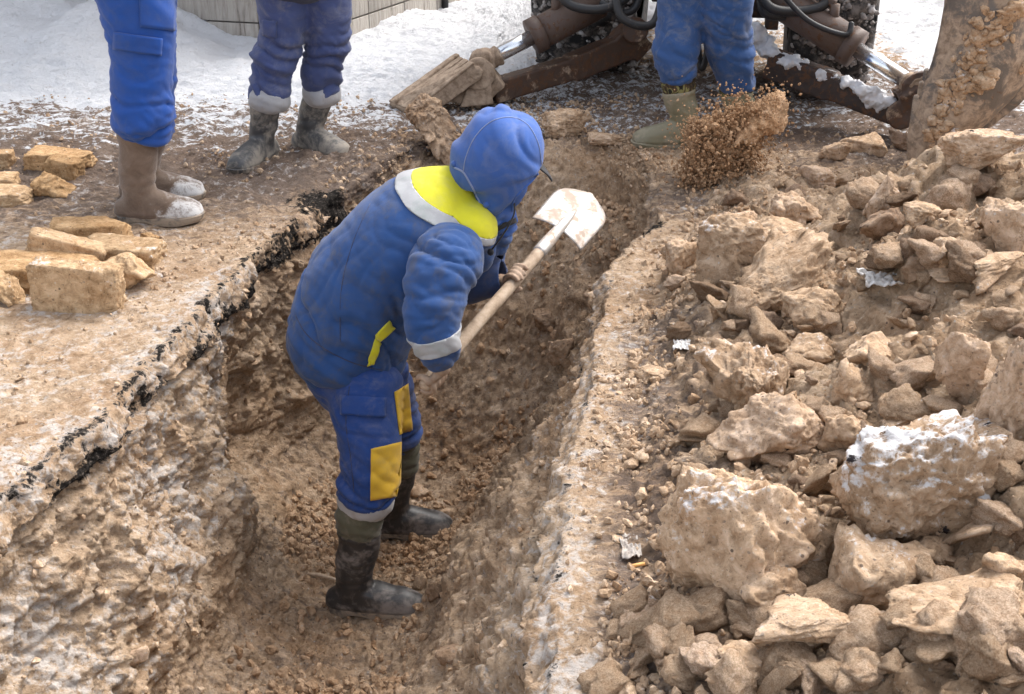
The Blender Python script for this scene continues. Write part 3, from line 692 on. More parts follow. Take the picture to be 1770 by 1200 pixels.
# ------------------------------------------------------------ a body: head with face, trunk, tapering limbs, hands, one skin
def nrmv(a): a = np.asarray(a, float); return a/np.linalg.norm(a)
def head_parts(c, fwd, up):
    "c centre of the skull, fwd where the face looks"
    fwd = nrmv(fwd); up = nrmv(np.array(up)-fwd*(fwd@np.array(up, float))); sd_ = np.cross(up, fwd); B = np.stack([fwd, sd_, up], 1)
    L = lambda x, y, z: np.asarray(c)+B@np.array([x, y, z])
    ps = [ell(L(-.012, 0, .03), (.098, .076, .09), B), ell(L(.028, 0, -.045), (.062, .058, .066), B), ell(L(.052, 0, -.085), (.028, .026, .022), B)]
    ps.append(loft([L(.085, 0, .012), L(.105, 0, -.012), L(.112, 0, -.03)], [(.009, .008), (.012, .011), (.016, .012)], ref=sd_, n=12, sub=2))
    for s in (1, -1):
        ps.append(ell(L(-.005, s*.078, -.008), (.018, .009, .031), B)); ps.append(ell(L(.078, s*.033, .027), (.016, .022, .007), B))
        ps.append(ell(L(.066, s*.035, -.03), (.02, .02, .016), B))
    ps.append(ell(L(.088, 0, -.062), (.012, .026, .0065), B)); ps.append(ell(L(.086, 0, -.074), (.012, .022, .007), B))
    return cat(*ps), L
def hand_parts(wrist, dirf, palmn, grip=None, side=1, sc=1.):
    """palm and five fingers. grip = (point on shaft, shaft direction, shaft radius): fingers close round it"""
    d = nrmv(dirf); pn = nrmv(np.array(palmn)-d*(d@np.array(palmn, float))); ac = np.cross(d, pn)*side
    w0 = np.array(wrist, float); ps = []
    if grip is None:
        ps.append(loft([w0, w0+d*.045, w0+d*.09], [(.028, .018), (.040, .016), (.040, .013)], ref=ac, n=16, sub=3))
        for k, (o_, ln) in enumerate(((-.030, .072), (-.010, .080), (.010, .074), (.029, .058))):
            b = w0+d*.088+ac*o_; cu = .25+.08*k
            p1 = b+d*ln*.45*sc+pn*ln*.10; p2 = p1+d*ln*.32+pn*ln*(cu); p3 = p2+d*ln*.14+pn*ln*cu
            ps.append(loft([b, p1, p2, p3], [.0095, .009, .0082, .007], ref=ac, n=10, sub=3))
        b = w0+d*.03-ac*.032; ps.append(loft([b, b-ac*.022+d*.028+pn*.012, b-ac*.028+d*.06+pn*.024], [.013, .0105, .0085], ref=pn, n=10, sub=3))
    else:
        g, sdv, r = np.array(grip[0], float), nrmv(grip[1]), grip[2]
        u = nrmv(w0-g-sdv*((w0-g)@sdv)); v = np.cross(sdv, u)
        ps.append(loft([w0, .5*(w0+g+u*(r+.012)), g+u*(r+.013)], [(.024, .020), (.036, .017), (.040, .014)], ref=sdv, n=16, sub=3))
        for k in range(4):
            c0 = g+sdv*(-.033+.0222*k); rr = r+.0085; pts = []
            a0 = .2; a1 = 3.3-.22*abs(k-1.3)
            for t in np.linspace(0, 1, 7): a = a0+(a1-a0)*t; pts.append(c0+(u*math.cos(a)+v*math.sin(a))*rr+sdv*.004*math.sin(k+t*3))
            ps.append(loft(pts, [.0105, .010, .0098, .0094, .009, .0085, .0075], ref=sdv, n=10, sub=2))
        c0 = g-sdv*.030; pts = []
        for t in np.linspace(0, 1, 6): a = .1-2.1*t; pts.append(c0+sdv*(-.006+.012*t)+(u*math.cos(a)+v*math.sin(a))*(r+.011-.001*t))
        ps.append(loft(pts, [.014, .013, .0115, .0105, .010, .0085], ref=sdv, n=10, sub=2))
    return cat(*ps)
def boot(parent, ankle, heading, top, hb, m, msole, name='boot', cuff=None, length=.29, label=None, lac=None):
    """ankle: floor point under the ankle; top: centre of the boot mouth; hb = floor height"""
    a = np.array(ankle, float); h = nrmv([math.cos(heading), math.sin(heading), 0]); s = np.cross([0, 0, 1], h); z = np.array([0, 0, 1.])
    t = np.array(top, float); L = length/.29
    A = a+z*.10*L
    shaft = loft([a-h*.03*L+z*.05, A-h*.015*L, .6*A+.4*t-h*.012, .3*A+.7*t, t], [(.046, .062), (.048, .060), (.054, .066), (.058, .068), (.060, .070)], ref=s, sub=6, cap=False, n=36)
    foot = loft([a-h*.088*L+z*.05, a-h*.05*L+z*.055, a+h*.02*L+z*.062, a+h*.09*L+z*.056, a+h*.15*L+z*.050, a+h*.188*L+z*.044], [(.034, .036), (.044, .050), (.047, .062), (.052, .054), (.052, .045), (.040, .034)], ref=s, sub=4, n=28, sq=.9)
    v, f = vox(cat(shaft, foot), .0075, 5)
    q = v.copy(); n = vnorm(v, f); ax = nrmv(t-A); hgt = (v-A)@ax
    wr = sst(-.04, .02, hgt)*sst(.20, .06, hgt); v = v+n*(wr*.0075*(np.sqrt(np.abs(noise(q*np.array([7., 7., 30.])+hb)))-.4)+.0025*noise(q*16))[:, None]
    v = v+n*(.004*np.exp(-((hgt-(np.linalg.norm(t-A)-.02))/.010)**2)+.0035*np.exp(-(((v-a)@z-.042)/.009)**2))[:, None]
    b = mk(name, (v, f), m, parent)
    # mesh is in the thing's frame; give the boot its own origin at the sole
    o_ = a-ORG[parent.name]; b.data.transform(Matrix.Translation(Vector(-o_))); b.location = o_; ORG[b.name] = a
    if label: b['label'] = label
    # sole with heel block
    outl = [(-.093, 0), (-.086, .028), (-.05, .040), (.0, .038), (.06, .044), (.12, .054), (.165, .050), (.195, .032), (.205, 0)]
    outl = outl+[(x, -y) for x, y in outl[-2:0:-1]]; outl = crom(np.array(outl+[outl[0]]), 3)[:-1]
    k = len(outl); vs = []
    for zz, g in ((0, .97), (.012, 1.02), (.026, 1.04), (.032, 1.0)):
        for x, y in outl:
            lift = .012*sst(.10, .2, x)+(.010 if (zz == 0 and -.035 < x < .03) else 0)
            vs.append(a+h*x*L*g+s*y*g+z*(zz+lift))
    fs = [(r*k+j, r*k+(j+1) % k, (r+1)*k+(j+1) % k, (r+1)*k+j) for r in range(3) for j in range(k)]+[tuple(range(k))[::-1], tuple(range(3*k, 4*k))]
    so = mk('sole', (np.array(vs), fs), msole, b, smooth=False)
    if cuff:
        ln, cm, nm = cuff; top2 = t+ax*ln
        c = loft([t-ax*.02, t+ax*ln*.3, t+ax*ln*.7, top2], [(.061, .071), (.066, .075), (.065, .074), (.058, .066)], ref=s, sub=6, cap=True, n=36)
        c = folds(vox(c, .008, 3), ax, .012, 26, 6, 2.5); mk(nm, c, cm, b)
    return b
# ------------------------------------------------------------ the man digging in the trench
def leg_body(hip, knee, ank): return loft([hip, .5*(np.array(hip)+knee), knee, .55*np.array(knee)+.45*np.array(ank), ank], [.082, .070, .050, .043, .032], sub=4, n=18)
def digger():
    fR, fL = G(622, 1058, FLOOR), G(684, 925, FLOOR)
    hipR, hipL = P(622, 640, 3.76), P(642, 632, 3.98)
    knR, knL = P(646, 775, 3.62), P(684, 720, 4.00)
    tR, tL = P(621, 912, fR[1]+.0), P(686, 800, fL[1]-.02)
    root_at = np.array([(fR[0]+fL[0])/2, (fR[1]+fL[1])/2, FLOOR])
    Y = 3.87
    ch = P(690, 430, Y); nk = P(790, 345, Y+.03); hd = P(872, 283, Y+.03)
    shR, shL = P(772, 412, 3.655), P(836, 395, 4.08)
    elR, elL = P(753, 560, 3.53), P(803, 505, 4.16)
    wrR, wrL = P(764, 640, 3.55), P(868, 487, 4.06)
    s0, s1 = P(738, 663, 3.56), P(992, 366, 4.36); sdv = nrmv(s1-s0)
    gR, gL = s0+sdv*.022, P(886, 492, 4.045); gL = s0+sdv*((gL-s0)@sdv)
    hp, L = head_parts(hd, (.80, .22, -.56), (.5, .05, .85))
    pel = .5*(hipR+hipL)
    trunk = loft([pel+[0, 0, -.02], pel+[-.02, 0, .08], P(640, 500, Y), ch, P(748, 372, Y), nk, .5*(nk+hd)], [(.16, .12), (.15, .115), (.15, .11), (.18, .12), (.17, .10), (.07, .07), (.055, .06)], sub=5)
    body = [hp, trunk, leg_body(hipR, knR, fR+[0, 0, .09]), leg_body(hipL, knL, fL+[0, 0, .09])]
    for sh, el, wr, g, sd_ in ((shR, elR, wrR, gR, 1), (shL, elL, wrL, gL, 1)):
        body.append(loft([.75*sh+.25*ch, .5*(sh+el), el, .5*(el+wr), wr], [.055, .047, .04, .038, .027], sub=4, n=18))
        body.append(hand_parts(wr, g-wr, (0, 0, -1), (g, sdv, .021), sd_))
    for f_ in (fR, fL): body.append(loft([f_+[-.05, 0, .05], f_+[.06, 0, .05], f_+[.15, 0, .035]], [.035, .038, .025], sub=3, n=14))
    man = mk('person', vox(cat(*body), .0042, 2, .5), M_hand, org=root_at)
    tag(man, 'worker in blue hooded jacket with yellow shoulders bending and digging inside the trench', 'person')
    # hair and cap under the hood
    mk('cap', vox(cat(ell(L(-.01, 0, .05), (.104, .083, .078), None), loft([L(.075, 0, .055), L(.12, 0, .05), L(.155, 0, .035)], [(.07, .006), (.068, .006), (.04, .004)], ref=L(0, 1, 0)-L(0, 0, 0), n=20, sub=3)), .005, 2), M_black, man)
    # trousers
    tr = []
    tr.append(loft([P(630, 662, 3.75), P(632, 705, 3.70), P(640, 770, 3.64), P(640, 820, 3.61), P(637, 858, 3.60)], [(.125, .128), (.118, .118), (.108, .103), (.10, .097), (.098, .096)], sub=6, n=36))
    tr.append(loft([P(648, 650, 3.98), P(664, 690, 4.00), P(678, 725, 4.01), P(684, 762, 4.02)], [(.115, .115), (.105, .105), (.095, .092), (.085, .082)], sub=6, n=36))
    tr.append(loft([P(622, 668, 3.86), P(608, 625, 3.86), P(605, 585, 3.86)], [(.19, .135), (.20, .165), (.185, .15)], sub=5, n=36))
    tv = vox(cat(*tr), .0075, 6)
    zk = lambda v: .55+.9*sst(-.42, -.62, v[:, 2])
    tv = folds(tv, (.15, 0, 1), .020, 18, 2.6, 1.7, zk, .8); tv = folds(tv, (.6, 0, .8), .008, 24, 7, 5.1)
    trs = mk('trousers', tv, M_blue2, man); T = bvh(tv)
    mk('knee_patch', patch(T, ((641, 776), (692, 764), (690, 858), (640, 864)), 16, 20, .003), M_amb, trs)
    mk('knee_patch', patch(T, ((681, 678), (704, 664), (712, 742), (690, 752)), 8, 14, .003), M_amb, trs)
    mk('side_seam', onpath(T, [(604, 668), (598, 730), (606, 790), (612, 850)], .0016, .0), M_navyj, trs)
    mk('pocket_flap', patch(T, ((590, 683), (665, 688), (664, 722), (592, 716)), 16, 8, .006, .009), M_blue2, trs)
    mk('cuff_lining', folds(vox(loft([P(632, 858, 3.6), P(631, 874, 3.6)], [(.094, .094), (.088, .088)], sub=2, n=36), .008, 2), (0, 0, 1), .006, 20, 8), M_grey, trs)
    # boots
    boot(man, fR, -.10, tR, 1.3, M_rub, M_sole, cuff=(.095, M_olive, 'boot_cuff'), length=.315)
    boot(man, fL, -.02, tL, 4.3, M_rub, M_sole, cuff=(.10, M_olive, 'boot_cuff'), length=.30)
    # jacket
    jk = loft([P(598, 612, Y), P(606, 575, Y), P(636, 505, Y), P(688, 432, Y), P(738, 381, Y), P(800, 352, Y+.02)], [(.215, .195), (.225, .205), (.235, .205), (.245, .190), (.215, .165), (.11, .125)], sub=7, n=48)
    jv = vox(cat(jk, ell(P(812, 392, 3.80), (.085, .11, .085)), ell(P(828, 420, 3.88), (.06, .11, .08)), ell(shL, (.10, .09, .10))), .0085, 8)
    ax = nrmv(P(780, 345, Y)-P(600, 612, Y))
    wj = lambda v: .45+.8*sst(.25, .0, v[:, 2])
    jv = folds(jv, nrmv(ax+np.array([.9, 0, .05])), .019, 10, 1.5, 8.3, wj, 1.1); jv = folds(jv, (1, .2, -.5), .010, 15, 4, 2.2, wj); jv = folds(jv, (.5, .3, .9), .0035, 30, 3.5, 6.2, wj)
    nv = vnorm(*jv); hd_ = (jv[0]-P(598, 612, Y))@ax
    jv = (jv[0]+nv*(.006*np.exp(-((hd_-.012)/.012)**2)-.005*np.exp(-((hd_-.045)/.008)**2))[:, None], jv[1])
    jac = mk('jacket', jv, M_blue, man); J = bvh(jv)
    # yellow yoke and reflective band, cut from the jacket's own surface
    a0, a1 = P(700, 292, 3.87), P(768, 384, 3.66); nn = nrmv(np.cross(a1-a0, (0, 1, .08))); nn = nn if nn[0] > 0 else -nn
    b0, b1 = P(674, 304, 3.87), P(737, 388, 3.66); nb = nrmv(np.cross(b1-b0, (0, 1, .08))); nb = nb if nb[0] > 0 else -nb
    mk('yellow_yoke', cut(jv, [(a0, nn), (P(700, 470, Y), (0, 0, 1))], .004), M_yel, jac)
    mk('reflective_band', cut(jv, [(b0, nb), (a0, -nn), (P(700, 500, Y), (0, 0, 1))], .005, .005), M_silver, jac)
    mk('hem_seam', onpath(J, [(511, 545), (530, 578), (566, 606), (612, 628), (660, 640)], .0022, .0), M_navyj, jac)
    mk('back_seam', onpath(J, [(640, 352), (610, 420), (590, 500), (588, 590)], .0014, .0), M_navyj, jac)
    mk('pocket_trim', patch(J, ((672, 553), (680, 568), (656, 590), (650, 576)), 6, 5, .006), M_yel, jac)
    mk('pocket_trim', patch(J, ((650, 576), (657, 590), (648, 628), (634, 632)), 5, 10, .006), M_yel, jac)
    # sleeves with cuffs
    for nm, pts, rad, side in (('near', [P(777, 428, 3.73), P(775, 450, 3.66), P(758, 492, 3.59), P(747, 552, 3.53), P(755, 598, 3.51), P(765, 620, 3.525)], [.085, .110, .096, .090, .070, .052], 0),
                               ('far', [shL, P(822, 450, 4.13), P(800, 486, 4.14), P(838, 484, 4.08), P(872, 483, 4.06)], [.095, .088, .08, .068, .056], 1)):
        sv = vox(loft(pts, [(r, r) for r in rad], sub=7, n=36), .0075, 7)
        sa = nrmv(np.array(pts[-2])-pts[1])
        sv = folds(sv, sa+np.array([.25, 0, 0]), .017, 12, 2.8, 3.1+side*5, None, 1.3); sv = folds(sv, sa, .008, 26, 7, 6.); d9 = nrmv(np.array(pts[-1])-pts[-2]); sv = cut(sv, [(np.array(pts[-1])-d9*.002, -d9)], 0, .007)
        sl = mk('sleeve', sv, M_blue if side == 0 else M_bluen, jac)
        if side == 0:
            c = P(757, 587, 3.52); d_ = nrmv(pts[-1]-np.array(pts[-3]))
            mk('reflective_band', cut(sv, [(c-d_*.026, d_), (c+d_*.026, -d_)], .004, .005), M_silver, sl)
    # hood
    hc = P(862, 268, Y+.02)
    sec = [(190, 852, 884, .03), (196, 836, 898, .07), (206, 820, 912, .10), (222, 808, 924, .125), (242, 799, 933, .14), (262, 790, 937, .145), (280, 781, 937, .145), (294, 782, 934, .14), (310, 800, 924, .13), (326, 812, 908, .12), (342, 821, 893, .11), (358, 829, 888, .10), (374, 837, 891, .09), (388, 845, 888, .07)]
    hv = loft([P((l+r)/2, y, Y+.02) for y, l, r, b_ in sec], [((r-l)/2/ppm(P(862, y, Y))*1.05+.003, b_*1.05) for y, l, r, b_ in sec], ref=(1, 0, 0), n=56, sub=3)
    hv = vox(hv, .0065, 5, .5)
    hv = folds(hv, (.55, 0, -.8), .019, 13, 2.6, 4.4, lambda v: .12+1.3*sst(.36, .26, v[:, 2]), 1.0); hv = folds(hv, (.8, 0, .6), .014, 10, 3.5, 9.4, None, .8); n_ = vnorm(*hv)
    face = nrmv((.84, .10, -.54)); rel = hv[0]-(hc+np.array([-.02, 0, -.03])); rl = rel/np.linalg.norm(rel, axis=1)[:, None]
    wide = rl@face > .81
    keep = [q for q in hv[1] if not any(wide[i] for i in q)]
    me = bpy.data.meshes.new('t'); me.from_pydata([tuple(x) for x in hv[0]], [], keep); o = bpy.data.objects.new('t', me); COL.objects.link(o)
    sm = o.modifiers.new('s', 'SOLIDIFY'); sm.thickness = .008; sm.offset = -1; sm2 = o.modifiers.new('m', 'SMOOTH'); sm2.iterations = 3
    hood = mk('hood', _bake(o), M_hood, man); H = bvh(hv)
    mk('seam', onpath(H, [(801, 296), (806, 270), (822, 236), (850, 210), (884, 203), (912, 216), (930, 248), (936, 284)], .0017, .0005), M_seamb, hood)
    mk('piping', onpath(H, [(786, 290), (800, 297), (810, 312), (822, 334), (834, 360), (846, 386)], .0035, .0), M_seamb, hood)
    mk('rim', onpath(H, [(930, 300), (918, 314), (903, 328), (888, 346), (885, 366)], .004, .0), M_hood, hood)
    for x, y in ((785, 284), (841, 354)):
        h_ = hit(H, x, y, 0.0)
        if h_ is None: continue
        n1 = nrmv(np.array([0, 0, CAM_H])-h_); e1 = nrmv(np.cross(n1, (0, 0, 1))); e2 = np.cross(n1, e1)
        mk('button', cat(loft([h_, h_+n1*.006], [.011, .009], ref=e1, n=20, sub=2), loft([h_+n1*.004, h_+n1*.009], [.005, .004], ref=e1, n=14, sub=2)), M_hood, hood)
    mk('chin_tab', patch(H, ((858, 392), (889, 376), (890, 384), (860, 401)), 8, 3, .006), M_black, hood)
    pts = [P(889, 352, 3.80), P(888, 372, 3.78), P(872, 402, 3.76), P(850, 432, 3.76)]
    mk('drawstring', cat(loft(pts, [.0028]*4, n=8, sub=5), ell(P(848, 436, 3.76), (.011, .011, .012), None, 2)), M_black, hood)
    # shovel
    sh = empty('shovel', s0); tag(sh, 'shovel with a dusty wooden handle and worn steel blade held by the digging worker', 'shovel')
    Ls = np.linalg.norm(s1-s0); e = s0+sdv*(Ls*.80)
    hs_ = [s0-sdv*.01]+[s0+sdv*Ls*.8*t+np.array([0, 0, .004*math.sin(t*5)]) for t in (.15, .4, .7)]+[e, e+sdv*.05]
    mk('handle', loft(hs_, [.0215, .022, .021, .021, .0205, .017], ref=(0, 0, 1), n=20, sub=6), M_wood, sh)
    wv = P(1015, 430, 4.30)-P(922, 374, 4.36); wv = nrmv(wv-sdv*(wv@sdv)); nb_ = np.cross(sdv, wv)
    if nb_[1] > 0: nb_ = -nb_
    bc = e+sdv*.085
    mk('socket', loft([e-sdv*.06, e+sdv*.0, bc, bc+sdv*.06, bc+sdv*.13], [(.0245, .0245), (.0235, .0225), (.019, .016), (.015, .009), (.005, .003)], ref=wv, n=18, sub=4), M_steel, sh)
    vs, fs, nu, nvv = [], [], 26, 30; bl = .275
    for i in range(nu+1):
        t = i/nu
        hw = .108*(1-max(0, (t-.55)/.45)**2.2*.98)**.5*(.96+.06*t)
        for j in range(nvv+1):
            x = (j/nvv*2-1); y0 = t*bl
            p_ = bc+sdv*(y0-.012*0)+wv*x*hw - nb_*(.030*(x*x) *(.6+.4*(1-t)) +.035*t*t) + nb_*.012*math.exp(-(x/.10)**2)*(1-t)
            vs.append(p_+nb_*.0008*math.sin(i*2.1+j))
    for i in range(nu):
        for j in range(nvv): a = i*(nvv+1)+j; fs.append((a, a+1, a+nvv+2, a+nvv+1))
    me = bpy.data.meshes.new('t'); me.from_pydata([tuple(x) for x in vs], [], fs); o = bpy.data.objects.new('t', me); COL.objects.link(o)
    sm = o.modifiers.new('s', 'SOLIDIFY'); sm.thickness = .0035
    mk('blade', _bake(o), M_steel, sh)
    return man
def steel(name='worn_steel', col=(.62, .58, .54), dirt=.55):
    n = NT(name); a = n.noise(9, 7, .65, dist=.7); b = n.noise(70, 5, .6); m = n.step(n.math('ADD', a, n.math('MULTIPLY', b, .25)), .80-.45*dirt, .92-.35*dirt)
    return n.out(n.mix(n.math('MULTIPLY', m, .8), col, (.47, .37, .29)), n.ramp(m, [(0, .33), (1, .85)]), n.bump(b, .25, .002), metal=.55)
M_steel = steel(); M_blue2 = cloth('royal_blue_trouser_cloth', (.013, .048, .20), .5, (.14, .15, .22))
digger()
# ------------------------------------------------------------ three workers standing on the ground
def standing(label, feet, heads, legs, tops, m_tr, m_jk, m_boot, m_sl, face, cuff=None, cufflining=None, shy=0.):
    F = [G(*f) for f in feet]; c = .5*(F[0]+F[1]); root_at = np.array([c[0], c[1], 0])
    hips = [P(l[-1][0], l[-1][1], F[i][1]*.5+c[1]*.5) for i, l in enumerate(legs)]
    top = .5*(hips[0]+hips[1]); fw = nrmv([math.cos(face), math.sin(face), 0]); sdw = np.cross([0, 0, 1], fw)
    cx = np.array([top[0], top[1], 0]); 
    hz = .86; H_ = [cx+sdw*.085+[0, 0, hz], cx-sdw*.085+[0, 0, hz]]
    if np.linalg.norm(H_[0]-hips[0]) > np.linalg.norm(H_[1]-hips[0]): H_ = H_[::-1]
    LP = []
    for i, l in enumerate(legs):
        yb, yt = F[i][1]+.0, H_[i][1]
        pts = [P(x, y, yb+(yt-yb)*k/(len(l)-1)) for k, (x, y, r) in enumerate(l)]
        LP.append((pts+[H_[i]], [r for x, y, r in l]+[.125]))
    sh = cx+fw*.02+[0, 0, 1.36]
    bp = [loft([cx+[0, 0, .84], cx+[0, 0, 1.05], cx+fw*.02+[0, 0, 1.25], sh, cx+[0, 0, 1.43], cx+fw*.02+[0, 0, 1.52]], [(.17, .12), (.15, .11), (.17, .12), (.16, .10), (.06, .065), (.055, .06)], ref=sdw, sub=4)]
    hp, L = head_parts(cx+fw*.04+[0, 0, 1.64], fw+np.array([0, 0, -.15]), (0, 0, 1)); bp.append(hp)
    for i in (0, 1):
        bp.append(leg_body(H_[i], LP[i][0][2], F[i]+[0, 0, .09]))
        bp.append(loft([F[i]+[0, 0, .05], F[i]+.12*np.array([math.cos(heads[i]), math.sin(heads[i]), 0])+[0, 0, .045]], [.036, .030], sub=3, n=14))
    arms = []
    for s in (1, -1):
        a = sh+sdw*s*.19+[0, 0, -.01]; e = a+sdw*s*.05-fw*.03+[0, 0, -.29]; w_ = e+fw*.21-sdw*s*.06+[0, 0, .05]
        bp.append(loft([a, .5*(a+e), e, .5*(e+w_), w_], [.055, .045, .038, .036, .026], sub=4, n=16)); bp.append(hand_parts(w_, (w_-e)*1.+[0, 0, -.05], -sdw*s, None, s))
        arms.append((a, e, w_))
    man = mk('person', vox(cat(*bp), .006, 2, .5), M_skin, org=root_at); tag(man, label, 'person')
    tr = [loft(p_, [(r, r) for r in rr], sub=5, n=32) for p_, rr in LP]
    tr.append(loft([cx+[0, 0, .80], cx+[0, 0, .90], cx+[0, 0, 1.0]], [(.185, .145), (.18, .14), (.165, .125)], ref=sdw, sub=4, n=32))
    tv = vox(cat(*tr), .0085, 5)
    wt = lambda v: .35+1.5*sst(.62, .38, v[:, 2]); tv = folds(tv, (.22, 0, 1), .020, 17, 2.6, feet[0][0]*.1, wt, .9); tv = folds(tv, (.5, 0, .8), .007, 26, 8, 4.)
    trs = mk('trousers', tv, m_tr, man); T = bvh(tv)
    jv = vox(loft([cx+[0, 0, hz-.12+shy], cx+[0, 0, .95], cx+[0, 0, 1.15], sh+[0, 0, -.03], cx+[0, 0, 1.44]], [(.215, .175), (.21, .165), (.215, .165), (.225, .15), (.09, .09)], ref=sdw, sub=6, n=40), .012, 5)
    jv = folds(jv, (.3, .2, 1), .015, 9, 3, 3.)
    jac = mk('jacket', jv, m_jk, man)
    for a, e, w_ in arms:
        mk('sleeve', folds(vox(loft([a+[0, 0, .0], .5*(a+e), e, .5*(e+w_), w_-(w_-e)*.1], [.09, .08, .072, .065, .055], sub=4, n=24), .01, 4), (0, 0, 1), .014, 14, 5, 2.), m_jk, jac)
    mk('hat', vox(cat(ell(L(-.012, 0, .055), (.112, .092, .075), None), loft([L(.0, 0, .03), L(0, 0, .06)], [(.10, .118), (.095, .112)], ref=L(0, 1, 0)-L(0, 0, 0), n=28, sub=3)), .007, 3), M_black, man)
    for i in (0, 1):
        b = boot(man, F[i], heads[i], P(tops[i][0], tops[i][1], F[i][1]+.01), i*3.1+feet[0][0]*.01, m_boot, m_sl, cuff=cuff, length=.30, name='felt_boot' if m_boot is M_felt else 'boot')
        if cufflining:
            p0, r0 = LP[i][0][0], LP[i][1][0]; d_ = nrmv(LP[i][0][1]-p0)
            lv = folds(vox(loft([p0-d_*.018, p0+d_*.016], [r0*1.10, r0*1.13], sub=3, n=32), .008, 2), d_, .008, 18, 8, 3.); mk('turned_up_lining', lv, cufflining, trs)
    return man, trs, jac, T
m1, t1, j1, T1 = standing('worker in bright royal blue overalls and brown felt boots beside the broken bricks', ((252, 384), (258, 349)), (-.05, .02),
    [[(243, 226, .098), (247, 190, .112), (247, 150, .112), (246, 90, .112), (242, 40, .125)], [(252, 222, .09), (256, 180, .10), (258, 140, .105), (252, 80, .11), (245, 40, .12)]],
    ((237, 226), (256, 215)), M_royal, M_royal, M_felt, M_sole, 0.0, shy=.22)
mk('pocket_flap', patch(T1, ((199, 55), (279, 66), (277, 96), (198, 84)), 14, 8, .006, .008), M_royal, t1)
mk('thigh_pocket', patch(T1, ((240, -20), (304, -12), (300, 54), (242, 46)), 12, 10, .004, .006), M_royal, t1)
m2, t2, j2, T2 = standing('worker in faded navy trousers and dark jacket with muddy black boots by the snow', ((453, 284), (541, 268)), (math.radians(-112), math.radians(-38)),
    [[(465, 172, .076), (466, 140, .086), (476, 100, .083), (489, 50, .092)], [(556, 160, .074), (557, 128, .084), (562, 90, .083), (567, 45, .094)]],
    ((461, 160), (554, 147)), M_navy, M_navyj, M_rubm, M_sole, math.radians(-70), cufflining=M_grey)
mk('side_pocket', patch(T2, ((455, 34), (478, 36), (478, 66), (455, 62)), 6, 8, .005, .007), M_navy, t2)
m3, t3, j3, T3 = standing('worker in dusty blue trousers and camouflage cuffed olive boots near the flying earth', ((1176, 256), (1276, 244)), (math.radians(187), math.radians(200)),
    [[(1173, 140, .086), (1168, 95, .105), (1172, 60, .098), (1180, 10, .108)], [(1272, 148, .084), (1262, 98, .102), (1258, 60, .102), (1256, 10, .11)]],
    ((1173, 152), (1273, 158)), M_mid, M_navyj, M_rubo, M_rubo, math.radians(250), cuff=(.075, M_camo, 'camouflage_cuff'), shy=.12)

# ------------------------------------------------------------ earth thrown off the shovel, still in the air
fc = P(1270, 235, 4.9)
def spray():
    th = P(1312, 205, 4.88)
    p, f = rock_vf(4243, 6, 'clod'); p = p*np.array([.125, .10, .125])@rotm(0, .35, .5).T
    o = mk('thrown_clod', (p+th, f), M_dark2, org=th); tag(o, 'ragged clod of earth flying in the air above the heap', 'clod')
    r_ = np.random.RandomState(3); lib = [rock_vf(500+j, 1 if j % 2 else 2, ['rock', 'pebble', 'clod'][j % 3]) for j in range(6)]; vs, fs, off = [], [], 0
    for i in range(15000):
        # a slanting sheet of crumbs, dense in the middle, ragged outside
        u, v = r_.rand(), r_.rand()
        cxp = 1266+(u-.5)*156*(1-.38*v)-v*38; cyp = 190+v*172+(u-.5)*-50
        g = r_.normal(size=3); sp = .012 if r_.rand() < .70 else .06
        c = P(cxp, cyp, 4.9+r_.normal()*.05)+g*sp
        s = .004+.012*r_.rand()**3 if r_.rand() < .975 else r_.uniform(.014, .036)
        if sp > .02: s = min(s, .011)
        q, ff = lib[r_.randint(6)]; q = q*np.array([1, .8, .7])*s*.62@rotm(*r_.uniform(-3, 3, 3)).T+c; vs.append(q); fs.append(ff+off); off += len(q)
    for i in range(170):
        u, v = r_.uniform(.15, .85), r_.uniform(.05, .85); c = P(1266+(u-.5)*140*(1-.38*v)-v*38, 192+v*160+(u-.5)*-50, 4.9+r_.normal()*.025)
        q, ff = rock_vf(4300+i % 7, 3, 'clod'); q = q*r_.uniform(.014, .036)@rotm(*r_.uniform(-3, 3, 3)).T+c; vs.append(q); fs.append(ff+off); off += len(q)
    o = mk('flying_earth', (np.vstack(vs), np.vstack(fs)), M_dark3, smooth=False); tag(o, 'spray of loose brown earth crumbs hanging in the air', 'earth', kind='stuff')
M_dark2 = soil('thrown_earth', tint=(1.1, .98, .84)); M_dark3 = soil('flying_crumbs', tint=(.86, .75, .64), rn=False, sc=2.2)
spray()
# ------------------------------------------------------------ backhoe loader seen from behind, stabilisers down
def metal(name, col, rust=.4, mud=.5, snow=0., rough=.55):
    n = NT(name); a = n.noise(6, 8, .68, dist=.6); b = n.noise(32, 6, .68, dist=.4); d = n.noise(120, 4, .6)
    c = n.mix(n.step(n.math('ADD', b, n.math('MULTIPLY', a, .3)), .80-.3*rust, .86-.25*rust), col, (.10, .048, .025))
    m = n.step(n.math('ADD', a, n.math('MULTIPLY', b, .3)), .95-.5*mud, 1.02-.42*mud)
    c = n.mix(m, c, n.ramp(b, [(.35, (.20, .14, .095)), (.65, (.42, .32, .235))]))
    if snow:
        q = n.nz(); s = n.step(n.math('ADD', n.noise(9, 7, .65, dist=.6), n.math('MULTIPLY', q[2], .28)), 1.0-.3*snow, 1.05-.3*snow); c = n.mix(s, c, (.82, .83, .87))
    bb = n.bump(b, .5, .006); bb = n.bump(d, .3, .002, bb)
    return n.out(c, n.ramp(m, [(0, rough), (1, .92)]), bb, spec=.4)
M_frame = metal('dark_machine_paint', (.045, .033, .03), .5, .25, .55)
M_arm = metal('muddy_brown_steel', (.075, .045, .032), .6, .55, .3)
M_barrel = metal('cylinder_barrel', (.105, .072, .058), .35, .36)
